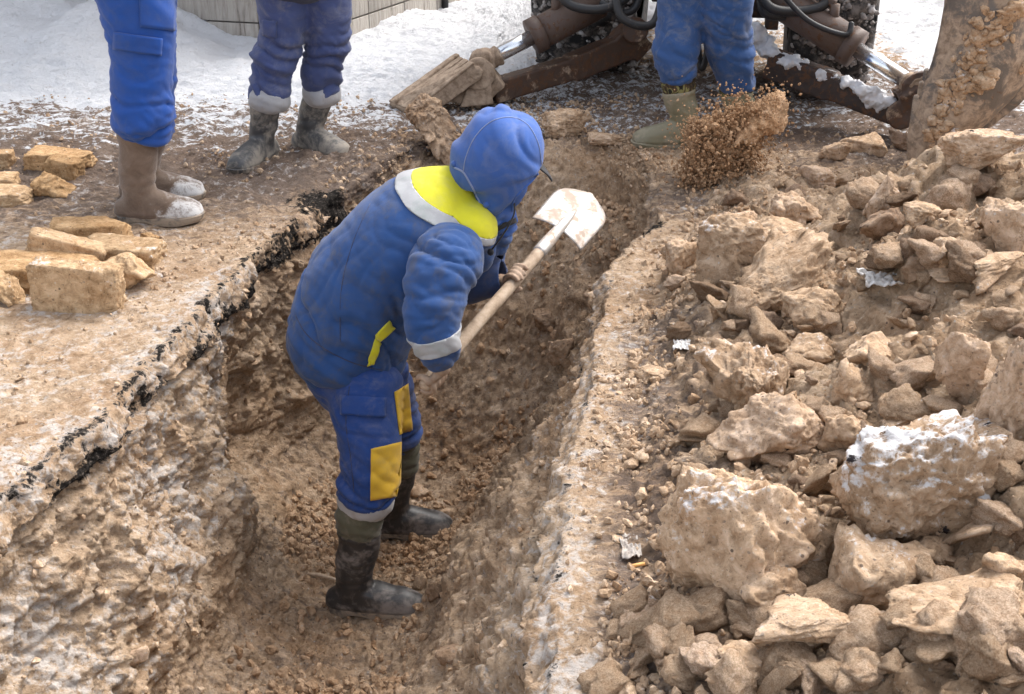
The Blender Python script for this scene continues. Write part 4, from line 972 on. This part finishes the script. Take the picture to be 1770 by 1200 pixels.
M_mudsteel = metal('mud_caked_steel', (.20, .145, .11), .4, 1.35, .1)
M_bucket = metal('bucket_steel', (.12, .10, .085), .35, .74, rough=.42)
M_yelp = metal('worn_yellow_paint', (.62, .30, .02), .55, .2)
M_tyre = rubber('snowy_tyre', (.018, .018, .019), .55, (.22, .19, .17), .7, 12)
n_ = NT('chrome_rod'); M_chrome = n_.out((.80, .83, .86), n_.ramp(n_.noise(30, 4), [(.4, .16), (.7, .34)]), metal=.95)
M_hose = rubber('black_hose', (.02, .02, .022), .2, (.2, .17, .15), .5)
def packsnow(name='packed_snow'):
    n = NT(name); a = n.noise(20, 7, .65); return n.out(n.ramp(a, [(.35, (.62, .62, .65)), (.6, SNOW)]), .6, n.bump(n.noise(60, 6, .7), .5, .006), spec=.3)
M_psnow = packsnow()
n_ = NT('dirty_tread_snow'); M_dsnow = n_.out(n_.ramp(n_.noise(14, 7, .7), [(.38, (.08, .07, .065)), (.52, (.34, .31, .29)), (.68, (.66, .66, .68))]), .8, n_.bump(n_.noise(70, 5, .7), .5, .005))
def boxb(c, ex, ey, ez, ax=None, bev=.006):
    "bevelled box; ax = 3x3 columns"
    A = np.eye(3) if ax is None else np.array(ax, float)
    bm = bmesh.new(); bmesh.ops.create_cube(bm, size=2)
    for v in bm.verts: v.co = Vector((v.co.x*ex, v.co.y*ey, v.co.z*ez))
    if bev: bmesh.ops.bevel(bm, geom=bm.edges[:], offset=min(bev, .45*min(ex, ey, ez)), segments=2, affect='EDGES', profile=.6)
    v = np.array([x.co[:] for x in bm.verts]); f = [tuple(q.index for q in p.verts) for p in bm.faces]; bm.free()
    return v@A.T+np.array(c), f
def beam(a, b, w, h, up=(0, 0, 1), bev=.006):
    a, b = np.array(a, float), np.array(b, float); d = nrmv(b-a); u = np.array(up, float); s = nrmv(np.cross(d, u)); u = np.cross(s, d)
    return boxb((a+b)/2, np.linalg.norm(b-a)/2, w/2, h/2, np.stack([d, s, u], 1), bev)
def cyl(a, b, r, n=28, r2=None): a, b = np.array(a, float), np.array(b, float); return loft([a, b], [(r, r), (r2 or r, r2 or r)], ref=nrmv(np.cross(nrmv(b-a), (.13, .21, .97))), n=n, sub=1, cap=False)
def rough(vf, size, amp, fr, seed=0, sm=1):
    v, f = vox(vf, min(size, .0065), sm); n = vnorm(v, f); return v+n*(amp*fbm(v*fr+seed, 4)+amp*.8*np.maximum(0, noise(v*fr*.5+seed+5)))[:, None], f
AX = math.radians(-10); ex = np.array([math.cos(AX), math.sin(AX), 0]); ey = np.array([-math.sin(AX), math.cos(AX), 0]); ez = np.array([0, 0, 1.]); BA = np.stack([ex, ey, ez], 1)
C0 = np.array([.97, 6.62, 0.]); Lm = lambda x, y, z: C0+BA@np.array([x, y, z])
mach = empty('backhoe_loader', Lm(0, 0, 0)); tag(mach, 'muddy backhoe loader with its stabiliser legs down and digging bucket over the heap', 'backhoe')
def wheel(x, y=0., Rw=.70, Wd=.42, seed=0):
    c = Lm(x, y, Rw-.02)
    prof = [(-Wd/2, Rw*.55), (-Wd/2-.012, Rw*.78), (-Wd/2+.0, Rw*.93), (-Wd*.36, Rw*.985), (0, Rw), (Wd*.36, Rw*.985), (Wd/2, Rw*.93), (Wd/2+.012, Rw*.78), (Wd/2, Rw*.55)]
    N = 120; pr = crom(np.array(prof), 6); vs = []; k = len(pr)
    for i in range(N):
        a = 2*math.pi*i/N
        for (xx, rr) in pr:
            lug = 0
            if rr > Rw*.90:
                ph = (a*22/(2*math.pi)+abs(xx)*5.2+(0.5 if xx > 0 else 0)) % 1
                lug = .034*(1 if ph < .42 else 0)*min(1, (rr-Rw*.90)/(Rw*.03))
            r = rr+lug; vs.append(c+ex*xx+ey*(r*math.cos(a))+ez*(r*math.sin(a)))
    fs = [(i*k+j, i*k+j+1, ((i+1) % N)*k+j+1, ((i+1) % N)*k+j) for i in range(N) for j in range(k-1)]
    w_ = mk('wheel', cat(cyl(c-ex*.1, c+ex*.1, .12), cyl(c-ex*.02, c+ex*.02, .36)), M_frame, mach)
    v = np.array(vs); v = v+.006*noise(v*9)[:, None]*ez
    mk('tyre', (v, fs), M_tyre, w_)
    mk('rim', cat(loft([c-ex*.12, c-ex*.05, c+ex*.05, c+ex*.12], [.385, .36, .36, .385], ref=ez, n=40, sub=2, cap=False)), M_yelp, w_)
    # snow and mud packed into the tread
    r_ = np.random.RandomState(seed); vs, fs, off = [], [], 0
    for i in range(1500):
        a = r_.uniform(math.pi*.62, math.pi*1.45); xx = r_.uniform(-.5, .5)*Wd; q, f = rock_vf(500+i % 6, 2, 'clod'); s = .004+.014*r_.rand()**2
        q = q*np.array([s*1.2, s*.4, s]); q = q@rotm(*r_.uniform(-.6, .6, 3)).T
        rr = Rw*.995+r_.uniform(0, .02); q = q@BA.T+c+ex*xx+ey*(rr*math.cos(a))+ez*(rr*math.sin(a)); vs.append(q); fs.append(f+off); off += len(q)
    mk('packed_snow', (np.vstack(vs), np.vstack(fs)), M_dsnow, w_)
wheel(-.60, .32, .56, .50, seed=1); wheel(.60, -.0, .56, .37, seed=2)
# chassis, axle, main frame
mk('axle', cat(cyl(Lm(-.5, .25, .55), Lm(.5, .0, .55), .09), beam(Lm(-.25, .2, .55), Lm(.3, .1, .55), .3, .3)), M_frame, mach)
mk('chassis', cat(boxb(Lm(.16, -.30, .66), .30, .10, .24, BA), boxb(Lm(-.02, -.43, .60), .03, .14, .20, BA), boxb(Lm(.32, -.43, .60), .03, .14, .20, BA), boxb(Lm(.2, .9, .95), .33, 1.1, .22, BA), boxb(Lm(.2, -.32, 1.05), .62, .07, .12, BA)), M_frame, mach)
mk('frame_bolts', cat(*[cyl(Lm(x, -.46, z), Lm(x, -.49, z), .016, 6) for x in (-.02, .32) for z in (.48, .58, .68)], *[beam(Lm(x, -.36, .40), Lm(x, -.36, .9), .05, .05) for x in (-.14, .1, .24, .44)]), M_frame, mach)
mk('side_plate', boxb(Lm(.36, .34, .58), .22, .02, .12, BA), M_yelp, mach)
mk('belly_plate', boxb(Lm(.37, .30, .40), .23, .02, .09, BA), M_arm, mach)
# cab and bonnet, above the frame of the photograph
cab = mk('cab', cat(boxb(Lm(.2, .55, 1.35), .55, .62, .20, BA), *[beam(Lm(x, y, 1.5), Lm(x*.92+.02, y, 2.5), .07, .07, up=ey) for x in (-.33, .73) for y in (-.02, 1.1)], boxb(Lm(.2, .55, 2.53), .60, .68, .05, BA)), M_yelp, mach)
mk('bonnet', boxb(Lm(.2, 2.0, 1.3), .42, .8, .34, BA, .05), M_yelp, mach)
n_ = NT('cab_glass'); n_.b.inputs['Transmission Weight'].default_value = .9; M_glass = n_.out((.5, .55, .55), .05)
mk('rear_window', boxb(Lm(.2, -.02, 2.0), .48, .006, .44, BA, 0), M_glass, cab)
# stabilisers
def at(px, py, Y): return P(px, py, Y)
def stab(side):
    if side == 0:
        arm = [(1105, 62, 6.42), (1085, 78, 6.40), (985, 118, 6.28), (850, 158, 6.12)]; rod0, rod1 = (846, 103, 6.14), (922, 63, 6.2); b1 = (1035, 3, 6.32)
    else:
        arm = [(1290, 85, 5.95), (1330, 108, 5.90), (1440, 150, 5.74), (1572, 202, 5.55)]; rod0, rod1 = (1580, 148, 5.54), (1478, 84, 5.68); b1 = (1335, -8, 5.9)
    A = [at(*q) for q in arm]; r0, r1, bb = at(*rod0), at(*rod1), at(*b1)
    parts = [beam(A[1], A[2], .10, .125), beam(A[2]-(A[2]-A[1])*.05, A[3], .095, .105)]
    if side == 0: parts += [beam(A[0]+[0, 0, .02], A[1]+(A[1]-A[0])*.4, .11, .17), cyl(at(1098, 52, 6.30), at(1098, 52, 6.52), .062)]
    sa = mk('stabiliser_arm', rough(cat(*parts), .007, .0035, 14, 3+side, 0), M_arm if side == 0 else M_frame, mach)
    d = nrmv(r1-r0)
    cy = mk('hydraulic_cylinder', cat(cyl(r1, bb, .078, 36), cyl(r1-d*.012, r1+d*.045, .086, 36), cyl(r1+d*.12+[0, 0, .05], r1+d*.12+[0, 0, .13], .022), beam(r1+d*.12+[0, 0, .13], bb+[0, 0, .12], .035, .035)), M_barrel, mach)
    mk('rod', cyl(r0-d*.0, r1+d*.02, .036, 32), M_chrome, cy)
    mk('rod_eye', rough(cat(cyl(r0-d*.03-ey*.055, r0-d*.03+ey*.055, .062), cyl(r0-d*.05, r0+d*.05, .045)), .008, .010, 14, 2), M_mudsteel, cy)
    return sa, A, d, r0
sa, A, d, r0 = stab(0)
# knuckle and tilted foot pad of the left stabiliser
mk('knuckle', rough(cat(cyl(at(828, 128, 6.02), at(828, 128, 6.2), .075), beam(at(812, 120, 6.1), at(850, 165, 6.1), .12, .17), cyl(at(822, 127, 5.98), at(822, 127, 6.03), .03)), .0055, .004, 18, 4), M_mudsteel, sa)
q = [at(672, 178, 6.06), at(712, 196, 5.96), at(818, 112, 5.98), at(785, 97, 6.32)]
def slab4(q, th):
    n = nrmv(np.cross(q[1]-q[0], q[3]-q[0])); n = n if n[2] > 0 else -n; t = [p for p in q]; b = [p-n*th for p in q]
    bm = bmesh.new(); vs = [bm.verts.new(x) for x in t+b]
    for f in ((0,1,2,3), (7,6,5,4), (0,4,5,1), (1,5,6,2), (2,6,7,3), (3,7,4,0)): bm.faces.new([vs[i] for i in f])
    bmesh.ops.recalc_face_normals(bm, faces=bm.faces)
    v = np.array([x.co[:] for x in bm.verts]); f = [tuple(x.index for x in p.verts) for p in bm.faces]; bm.free(); return v, f
pad = mk('foot_pad', rough(cat(slab4(q, .03), beam(.75*q[0]+.25*q[1]+[0, 0, .012], .75*q[3]+.25*q[2]+[0, 0, .012], .03, .03), slab4([q[1]+[0, 0, .005], q[2]+[0, 0, .005], q[2]+[0.03, 0, -.07], q[1]+[.03, 0, -.05]], .02)), .0048, .0016, 22, 6, 0), M_mudsteel, mach)
mk('plank', rough(cat(*[slab4([.03*k*(q[1]-q[0])*9+q[0]+[0, 0, .012], (.03*k*9+.22)*(q[1]-q[0])+q[0]+[0, 0, .012], (.03*k*9+.22)*(q[2]-q[3])+q[3]+[0, 0, .012], .03*k*(q[2]-q[3])*9+q[3]+[0, 0, .012]], .012) for k in range(4)]), .0045, .0018, 24, 9, 0), M_mudsteel, pad)
mk('pad_bracket', rough(cat(slab4([at(740, 172, 6.05), at(800, 180, 6.02), at(835, 150, 6.04), at(815, 118, 6.06)], .06), slab4([at(795, 186, 6.0), at(852, 180, 6.0), at(848, 135, 6.02), at(815, 130, 6.04)], .05)), .005, .002, 20, 8, 0), M_mudsteel, pad)
sb, A, d, r0 = stab(1)
mk('knuckle', rough(cat(cyl(at(1592, 158, 5.46), at(1592, 158, 5.66), .082), cyl(at(1598, 160, 5.43), at(1598, 160, 5.5), .035), beam(at(1560, 190, 5.54), at(1600, 170, 5.54), .16, .17), cyl(at(1558, 200, 5.46), at(1558, 200, 5.58), .06)), .009, .006, 14, 5), M_arm, sb)
mk('foot_pad', rough(cat(slab4([at(1560, 262, 5.5), at(1640, 282, 5.45), at(1720, 235, 5.6), at(1600, 215, 5.7)], .03)), .009, .004, 14, 5), M_mudsteel, sb)
# snow lying along the right arm
sn = []
for i in range(24):
    t = i/23; x, y = 1318+t*212, 92+t*88
    if .32 < t < .44 or .60 < t < .66 or i % 7 == 3: continue
    sn.append(ell(P(x, y-6+3*math.sin(i*2.3), 5.90-.32*t), (.030+.016*abs(math.sin(i*1.7)), .04, .012+.014*abs(math.sin(i*2.9))), None, 2))
sn += [ell(P(1498+9*k, 160+9*k, 5.6), (.05, .04, .03), None, 2) for k in range(4)]+[ell(P(1308, 62, 5.95), (.035, .05, .07), None, 2), ell(P(1328, 80, 5.92), (.035, .05, .055), None, 2)]
mk('lying_snow', rough(cat(*sn), .009, .018, 26, 2, 2), M_psnow, sb)
# hoses
for pts, r in (([(1060, -40, 6.1), (1075, 30, 6.0), (1130, 40, 6.0), (1150, -40, 6.1)], .02), ([(1335, -30, 5.7), (1395, 34, 5.66), (1460, 60, 5.62), (1472, 40, 5.64)], .012), ([(960, -30, 6.2), (985, 8, 6.15), (1040, 16, 6.12), (1085, -6, 6.15), (1095, -40, 6.2)], .022), ([(1040, 5, 6.2), (1075, 22, 6.15), (1100, 10, 6.15), (1108, -40, 6.2)], .018),
               ([(1305, -30, 5.8), (1330, 12, 5.75), (1375, 20, 5.75), (1425, 8, 5.75), (1440, -30, 5.8)], .022), ([(1312, -20, 5.85), (1322, 22, 5.8), (1360, 27, 5.8), (1400, 14, 5.8)], .02),
               ([(1225, 20, 5.75), (1222, 90, 5.7), (1212, 118, 5.7), (1205, 60, 5.75)], .014)):
    mk('hose', loft([P(*q) for q in pts], [r]*len(pts), ref=(.1, 1, .2), n=14, sub=8), M_hose, mach)
# bucket: curved shell between two side plates, held by the dipper arm
YB = 4.78
outer = [(1655, -120), (1642, -50), (1637, 0), (1630, 50), (1616, 105), (1597, 160), (1580, 205), (1572, 245), (1576, 290)]
inner = [(1580, 291), (1640, 262), (1700, 226), (1752, 186), (1800, 130), (1830, 40), (1835, -60), (1800, -130)]
po = [P(x, y, YB) for x, y in crom(np.array(outer, float), 5)]; pi_ = [P(x, y, YB+.02) for x, y in crom(np.array(inner, float), 4)]
wd = nrmv([.35, .93, .0])*.55
def extr(loop, vec):
    loop = [np.array(x) for x in loop]; k = len(loop); v = np.array(loop+[x+vec for x in loop])
    f = [tuple(range(k)), tuple(range(2*k-1, k-1, -1))]+[(j, (j+1) % k, k+(j+1) % k, k+j) for j in range(k)]
    bm = bmesh.new(); vs = [bm.verts.new(x) for x in v]
    for q in f: bm.faces.new([vs[i] for i in q])
    bmesh.ops.triangulate(bm, faces=[x for x in bm.faces if len(x.verts) > 4]); bmesh.ops.recalc_face_normals(bm, faces=bm.faces)
    v = np.array([x.co[:] for x in bm.verts]); f = [tuple(x.index for x in p.verts) for p in bm.faces]; bm.free(); return v, f
po2 = [P(x+11, y, YB) for x, y in crom(np.array(outer, float), 5)]
cen = np.mean(po+pi_, axis=0)
# outer face bulges towards the viewer like the rolled back of the bucket
def shell():
    nu, nv_ = 60, 46; vs = []
    for i in range(nu+1):
        s = i/nu; a = po[0]; 
        k = s*(len(po)-1); i0 = min(int(k), len(po)-2); L_ = po[i0]+(po[i0+1]-po[i0])*(k-i0)
        k = (1-s)*(len(pi_)-1); i0 = min(int(k), len(pi_)-2); R_ = pi_[i0]+(pi_[i0+1]-pi_[i0])*(k-i0)
        for j in range(nv_+1):
            t = j/nv_; b = math.sin(math.pi*min(1, t*1.15))**.7
            q = L_*(1-t)+R_*t; q = q+np.array([0, -.13*b*(.25+.75*math.sin(math.pi*min(1, s*.9+.1))), 0]); vs.append(q)
    fs = [(i*(nv_+1)+j, (i+1)*(nv_+1)+j, (i+1)*(nv_+1)+j+1, i*(nv_+1)+j+1) for i in range(nu) for j in range(nv_)]
    me = bpy.data.meshes.new('t'); me.from_pydata([tuple(x) for x in vs], [], fs); o = bpy.data.objects.new('t', me); COL.objects.link(o)
    s_ = o.modifiers.new('s', 'SOLIDIFY'); s_.thickness = .025; s_.offset = 0
    v, f = _bake(o); n = vnorm(v, f); return v+n*(.004*fbm(v*9, 3))[:, None], f
bk = mk('bucket', shell(), M_bucket, mach); BT = bvh(shell())
mk('side_plate', extr([*po, *[x+np.array([.045, 0, 0]) for x in po[::-1]]], wd), M_mudsteel, bk)
mk('lip_plate', extr([pi_[0], *pi_[1:14], *[x+np.array([0, .0, .02]) for x in pi_[1:14][::-1]]], wd), M_bucket, bk)
mk('far_plate', extr([x+wd*.96 for x in (po[0], po[8], po[18], po[30], po[-1], pi_[4], pi_[8], pi_[14], pi_[-1])], nrmv(wd)*.02), M_mudsteel, bk)
for k in range(3):
    o_ = wd*k*.42
    mk('tooth', extr([P(1576, 250, YB-.015)+o_, P(1571, 222, YB-.015)+o_, P(1578, 170, YB-.02)+o_, P(1584, 168, YB-.02)+o_, P(1606, 192, YB-.015)+o_, P(1602, 240, YB-.01)+o_], nrmv(wd)*.05), M_bucket, bk)
mud = []; r_ = np.random.RandomState(12)
for i in range(260):
    t = r_.rand(); x = 1722-112*t+r_.normal()*13*(1.2-t*.5); y = 30+215*t+r_.normal()*12; h_ = hit(BT, x, y, 0)
    if h_ is None: continue
    s = .004+.018*r_.rand()**2; q, f = rock_vf(500+i % 6, 3, 'rock'); mud.append((q@rotm(*r_.uniform(-3, 3, 3)).T*s+h_, [tuple(z) for z in f]))
for x, y, s in ((1700, 138, .045), (1712, 128, .035), (1755, 20, .05), (1740, 32, .035), (1770, 118, .04), (1690, 152, .03), (1762, 14, .04)):
    h_ = hit(BT, x, y, 0)
    if h_ is not None: q, f = rock_vf(int(x), 4, 'clod'); mud.append((q*np.array([1, .6, .8])*s+h_, [tuple(z) for z in f]))
tag(mk('caked_mud', cat(*mud), M_clodf, bk), kind='stuff')
e0 = P(1740, -150, YB)+wd*.5
mk('dipper_arm', cat(beam(e0, Lm(.6, -.6, 2.6), .2, .24), beam(e0+[0, 0, -.1], P(1720, -60, YB)+wd*.5, .2, .2)), M_yelp, mach)
mk('boom', cat(beam(Lm(.6, -.6, 2.6), Lm(.2, -.45, .95), .22, .26), boxb(Lm(.2, -.5, .9), .12, .14, .2, BA)), M_yelp, mach)

# ------------------------------------------------------------ building behind the snow
def wallmat():
    n = NT('ribbed_concrete'); a = n.noise(3, 6, .6); v = n.noise(7, 6, .65, vec=n.map((7, 7, .8)), dist=.6); b = n.noise(80, 5, .65)
    c = n.ramp(n.math('ADD', n.math('MULTIPLY', v, .7), n.math('MULTIPLY', a, .35)), [(.35, (.21, .185, .16)), (.5, (.36, .33, .295)), (.65, (.46, .43, .39))])
    c = n.mix(n.step(v, .36, .30), c, (.13, .11, .095))
    return n.out(c, .9, n.bump(n.math('ADD', v, n.math('MULTIPLY', b, .3)), .7, .02), spec=.2)
M_wall = wallmat(); n_ = NT('seam'); M_seam = n_.out((.05, .045, .04), .9)
bld = empty('building', (-1.02, 7.4, 0)); tag(bld, 'low building with grey ribbed concrete panel walls behind the snow bank', 'building')
def facade(a, b, h=3.0, pw=.42, seed=1):
    a, b = np.array([*a, 0.]), np.array([*b, 0.]); d = nrmv(b-a); Ln = np.linalg.norm(b-a); nr = nrmv(np.cross(d, ez)); nr = nr if nr@(np.array([0, 0, 1.6])-a) > 0 else -nr
    base = mk('wall_core', beam(a-nr*.12+[0, 0, h/2-.3], b-nr*.12+[0, 0, h/2-.3], .16, h+.6), M_seam, bld)
    k = int(Ln/pw); zs = [-.3, .16, .42, .95, 1.5, 2.05, 2.6, 3.0]; ps = []
    for i in range(k+1):
        for j in range(len(zs)-1):
            x0, x1 = i*pw+.004, min((i+1)*pw-.004, Ln)
            if x1-x0 < .02: continue
            c = a+d*(x0+x1)/2-nr*.02+[0, 0, (zs[j]+zs[j+1])/2]; ps.append(boxb(c, (x1-x0)/2, .03, (zs[j+1]-zs[j])/2-.004, np.stack([d, nr, ez], 1), .004))
    mk('wall_panels', cat(*ps), M_wall, bld)
facade((-1.02, 7.30), (-.46, 8.50)); facade((-.42, 8.58), (.9, 11.4), seed=3); facade((-5.5, 8.40), (-1.05, 7.31), pw=.6)
mk('downpipe', cyl((-.43, 8.50, -.1), (-.43, 8.50, 3.2), .022), M_hose, bld)
mk('roof', extr([np.array([-5.6, 8.3, 2.95]), np.array([-1.0, 7.2, 2.95]), np.array([1.0, 11.4, 2.95]), np.array([-4.5, 13, 2.95])], np.array([0, 0, .15])), M_frame, bld)

# ------------------------------------------------------------ litter on the ground
def rag(px, py, w_, h_, label, m, seed, name='plastic_scrap', lift=.01):
    b = land(px, py); s = w_/ppm(b); N = 22; vs = []
    for i in range(N+1):
        for j in range(N+1):
            u, v = i/N-.5, j/N-.5; e = 1+.35*noise([[math.atan2(v, u)*1.3+seed, seed, 0]])[0]
            p = np.array([u*s*e, v*s*1.1*h_/w_*2*e, 0]); p[2] = .22*s*abs(noise([[u*4+seed, v*4, 1.5]])[0])+.12*s*noise([[u*9, v*9, seed]])[0]; vs.append(p+b+[0, 0, lift])
    fs = [(i*(N+1)+j, (i+1)*(N+1)+j, (i+1)*(N+1)+j+1, i*(N+1)+j+1) for i in range(N) for j in range(N)]
    me = bpy.data.meshes.new('t'); me.from_pydata([tuple(x) for x in vs], [], fs); o = bpy.data.objects.new('t', me); COL.objects.link(o)
    q = o.modifiers.new('s', 'SOLIDIFY'); q.thickness = .0015
    tag(mk(name, _bake(o), m, org=b), label, 'litter')
n_ = NT('white_plastic'); M_plast = n_.out(n_.ramp(n_.noise(40, 5), [(.3, (.40, .37, .34)), (.6, (.62, .60, .58))]), .35, n_.bump(n_.noise(60, 4), .4, .004), spec=.5)
n_ = NT('dirty_paper'); M_paper = n_.out(n_.ramp(n_.noise(60, 5), [(.35, (.20, .17, .15)), (.6, (.42, .38, .34))]), .7, n_.bump(n_.noise(80, 4), .5, .004))
n_ = NT('cigarette_paper'); M_cig = n_.out((.75, .42, .16), .7)
rag(1522, 490, 62, 22, 'torn white plastic scrap on the middle of the spoil heap', M_plast, 3.3)
rag(1178, 602, 30, 16, 'crumpled white frosty scrap on the strip beside the trench', M_plast, 7.7, 'crumpled_scrap')
rag(1090, 950, 34, 34, 'crumpled dirty paper left of the largest boulder', M_paper, 5.1, 'crumpled_paper')
b = land(1100, 985); tag(mk('cigarette_butt', cyl(b+[-.016, 0, .008], b+[.018, .006, .012], .0042, 12), M_cig, org=b), 'small orange tipped cigarette butt below the dirty paper', 'litter')
b = land(555, 385); p_, f_ = rock_vf(77, 4, 'slab'); tag(mk('flat_stone', (p_*np.array([.035, .022, .012])+b+[0, 0, .01], f_), M_pale, org=b), 'small flat grey stone on the trench edge behind the digging worker', 'stone')
b = land(548, 1002); tag(mk('twig', loft([b+[-.06, .02, .012], b+[0, 0, .02], b+[.05, -.01, .014], b+[.09, -.03, .012]], [.005, .007, .006, .003], ref=ez, n=8, sub=3), M_wood, org=b), 'short twig on the trench floor left of the near boot', 'twig')
# ------------------------------------------------------------ tell the look-alike clods apart by their neighbours
def name_clods():
    def pr(o):
        w_ = o.matrix_world.translation if o.parent else o.location; v = np.array(w_)-[0, 0, CAM_H]; c, s = math.cos(PITCH), math.sin(PITCH)
        z = v[1]*c-v[2]*s; return 885+FPX*v[0]/z, 600-FPX*(v[1]*s+v[2]*c)/z
    H_ = [(pr(o), o['label']) for o in COL.objects if o.parent is None and 'label' in o and o.get('category') in ('clod', 'boulder', 'slab') and 'group' not in o]
    C = [(o, pr(o)) for o in COL.objects if o.get('group', '').startswith('loose clods')]
    short = lambda s: ' '.join(s.split()[:5]) if len(s.split()) > 6 else s
    B = {}
    for o, q in C:
        (hq, hl) = min(H_, key=lambda h: (h[0][0]-q[0])**2+(h[0][1]-q[1])**2)
        dx, dy = q[0]-hq[0], q[1]-hq[1]; wd_ = ('right of' if dx > 0 else 'left of') if abs(dx) > abs(dy) else ('below' if dy > 0 else 'above')
        B.setdefault((hl, wd_), []).append((o, q))
    rk = {1: [''], 2: ['larger ', 'smaller '], 3: ['largest ', 'middle sized ', 'smallest ']}
    for (hl, wd_), l in B.items():
        l.sort(key=lambda t: -t[0].scale[0])
        sh_ = hl.split(); stop = [i for i, x in enumerate(sh_) if i > 1 and x in ('in', 'behind', 'below', 'above', 'at', 'on', 'with', 'right', 'left', 'lying', 'standing', 'leaning', 'touching', 'wedged', 'beneath', 'under', 'beside', 'just', 'between', 'along', 'near', 'streaked', 'cut', 'half', 'to', 'of', 'thickly', 'rising')]
        hs_ = ' '.join(sh_[:stop[0]] if stop else sh_[:4])
        cond = sum(1 for h in H_ if h[1].startswith(hs_)) > 1
        if cond: hs_ = ' '.join(sh_[:9])
        for i, (o, q) in enumerate(l):
            if len(l) <= 3: o['label'] = (rk[len(l)][i]+'small loose clod '+wd_+' the '+hs_).strip(); continue
            k = sorted(t[1][0] for t in l).index(q[0]); od = ('leftmost', 'second from the left', 'third from the left', 'fourth from the left', 'fifth from the left', 'sixth from the left', 'seventh from the left', 'eighth from the left', 'ninth from the left', 'tenth from the left', 'eleventh from the left', 'twelfth from the left')[min(k, 11)]
            if k == len(l)-1: od = 'rightmost'
            o['label'] = ' '.join((od+' of the loose clods '+wd_+' the '+hs_).split()[:16])
name_clods()
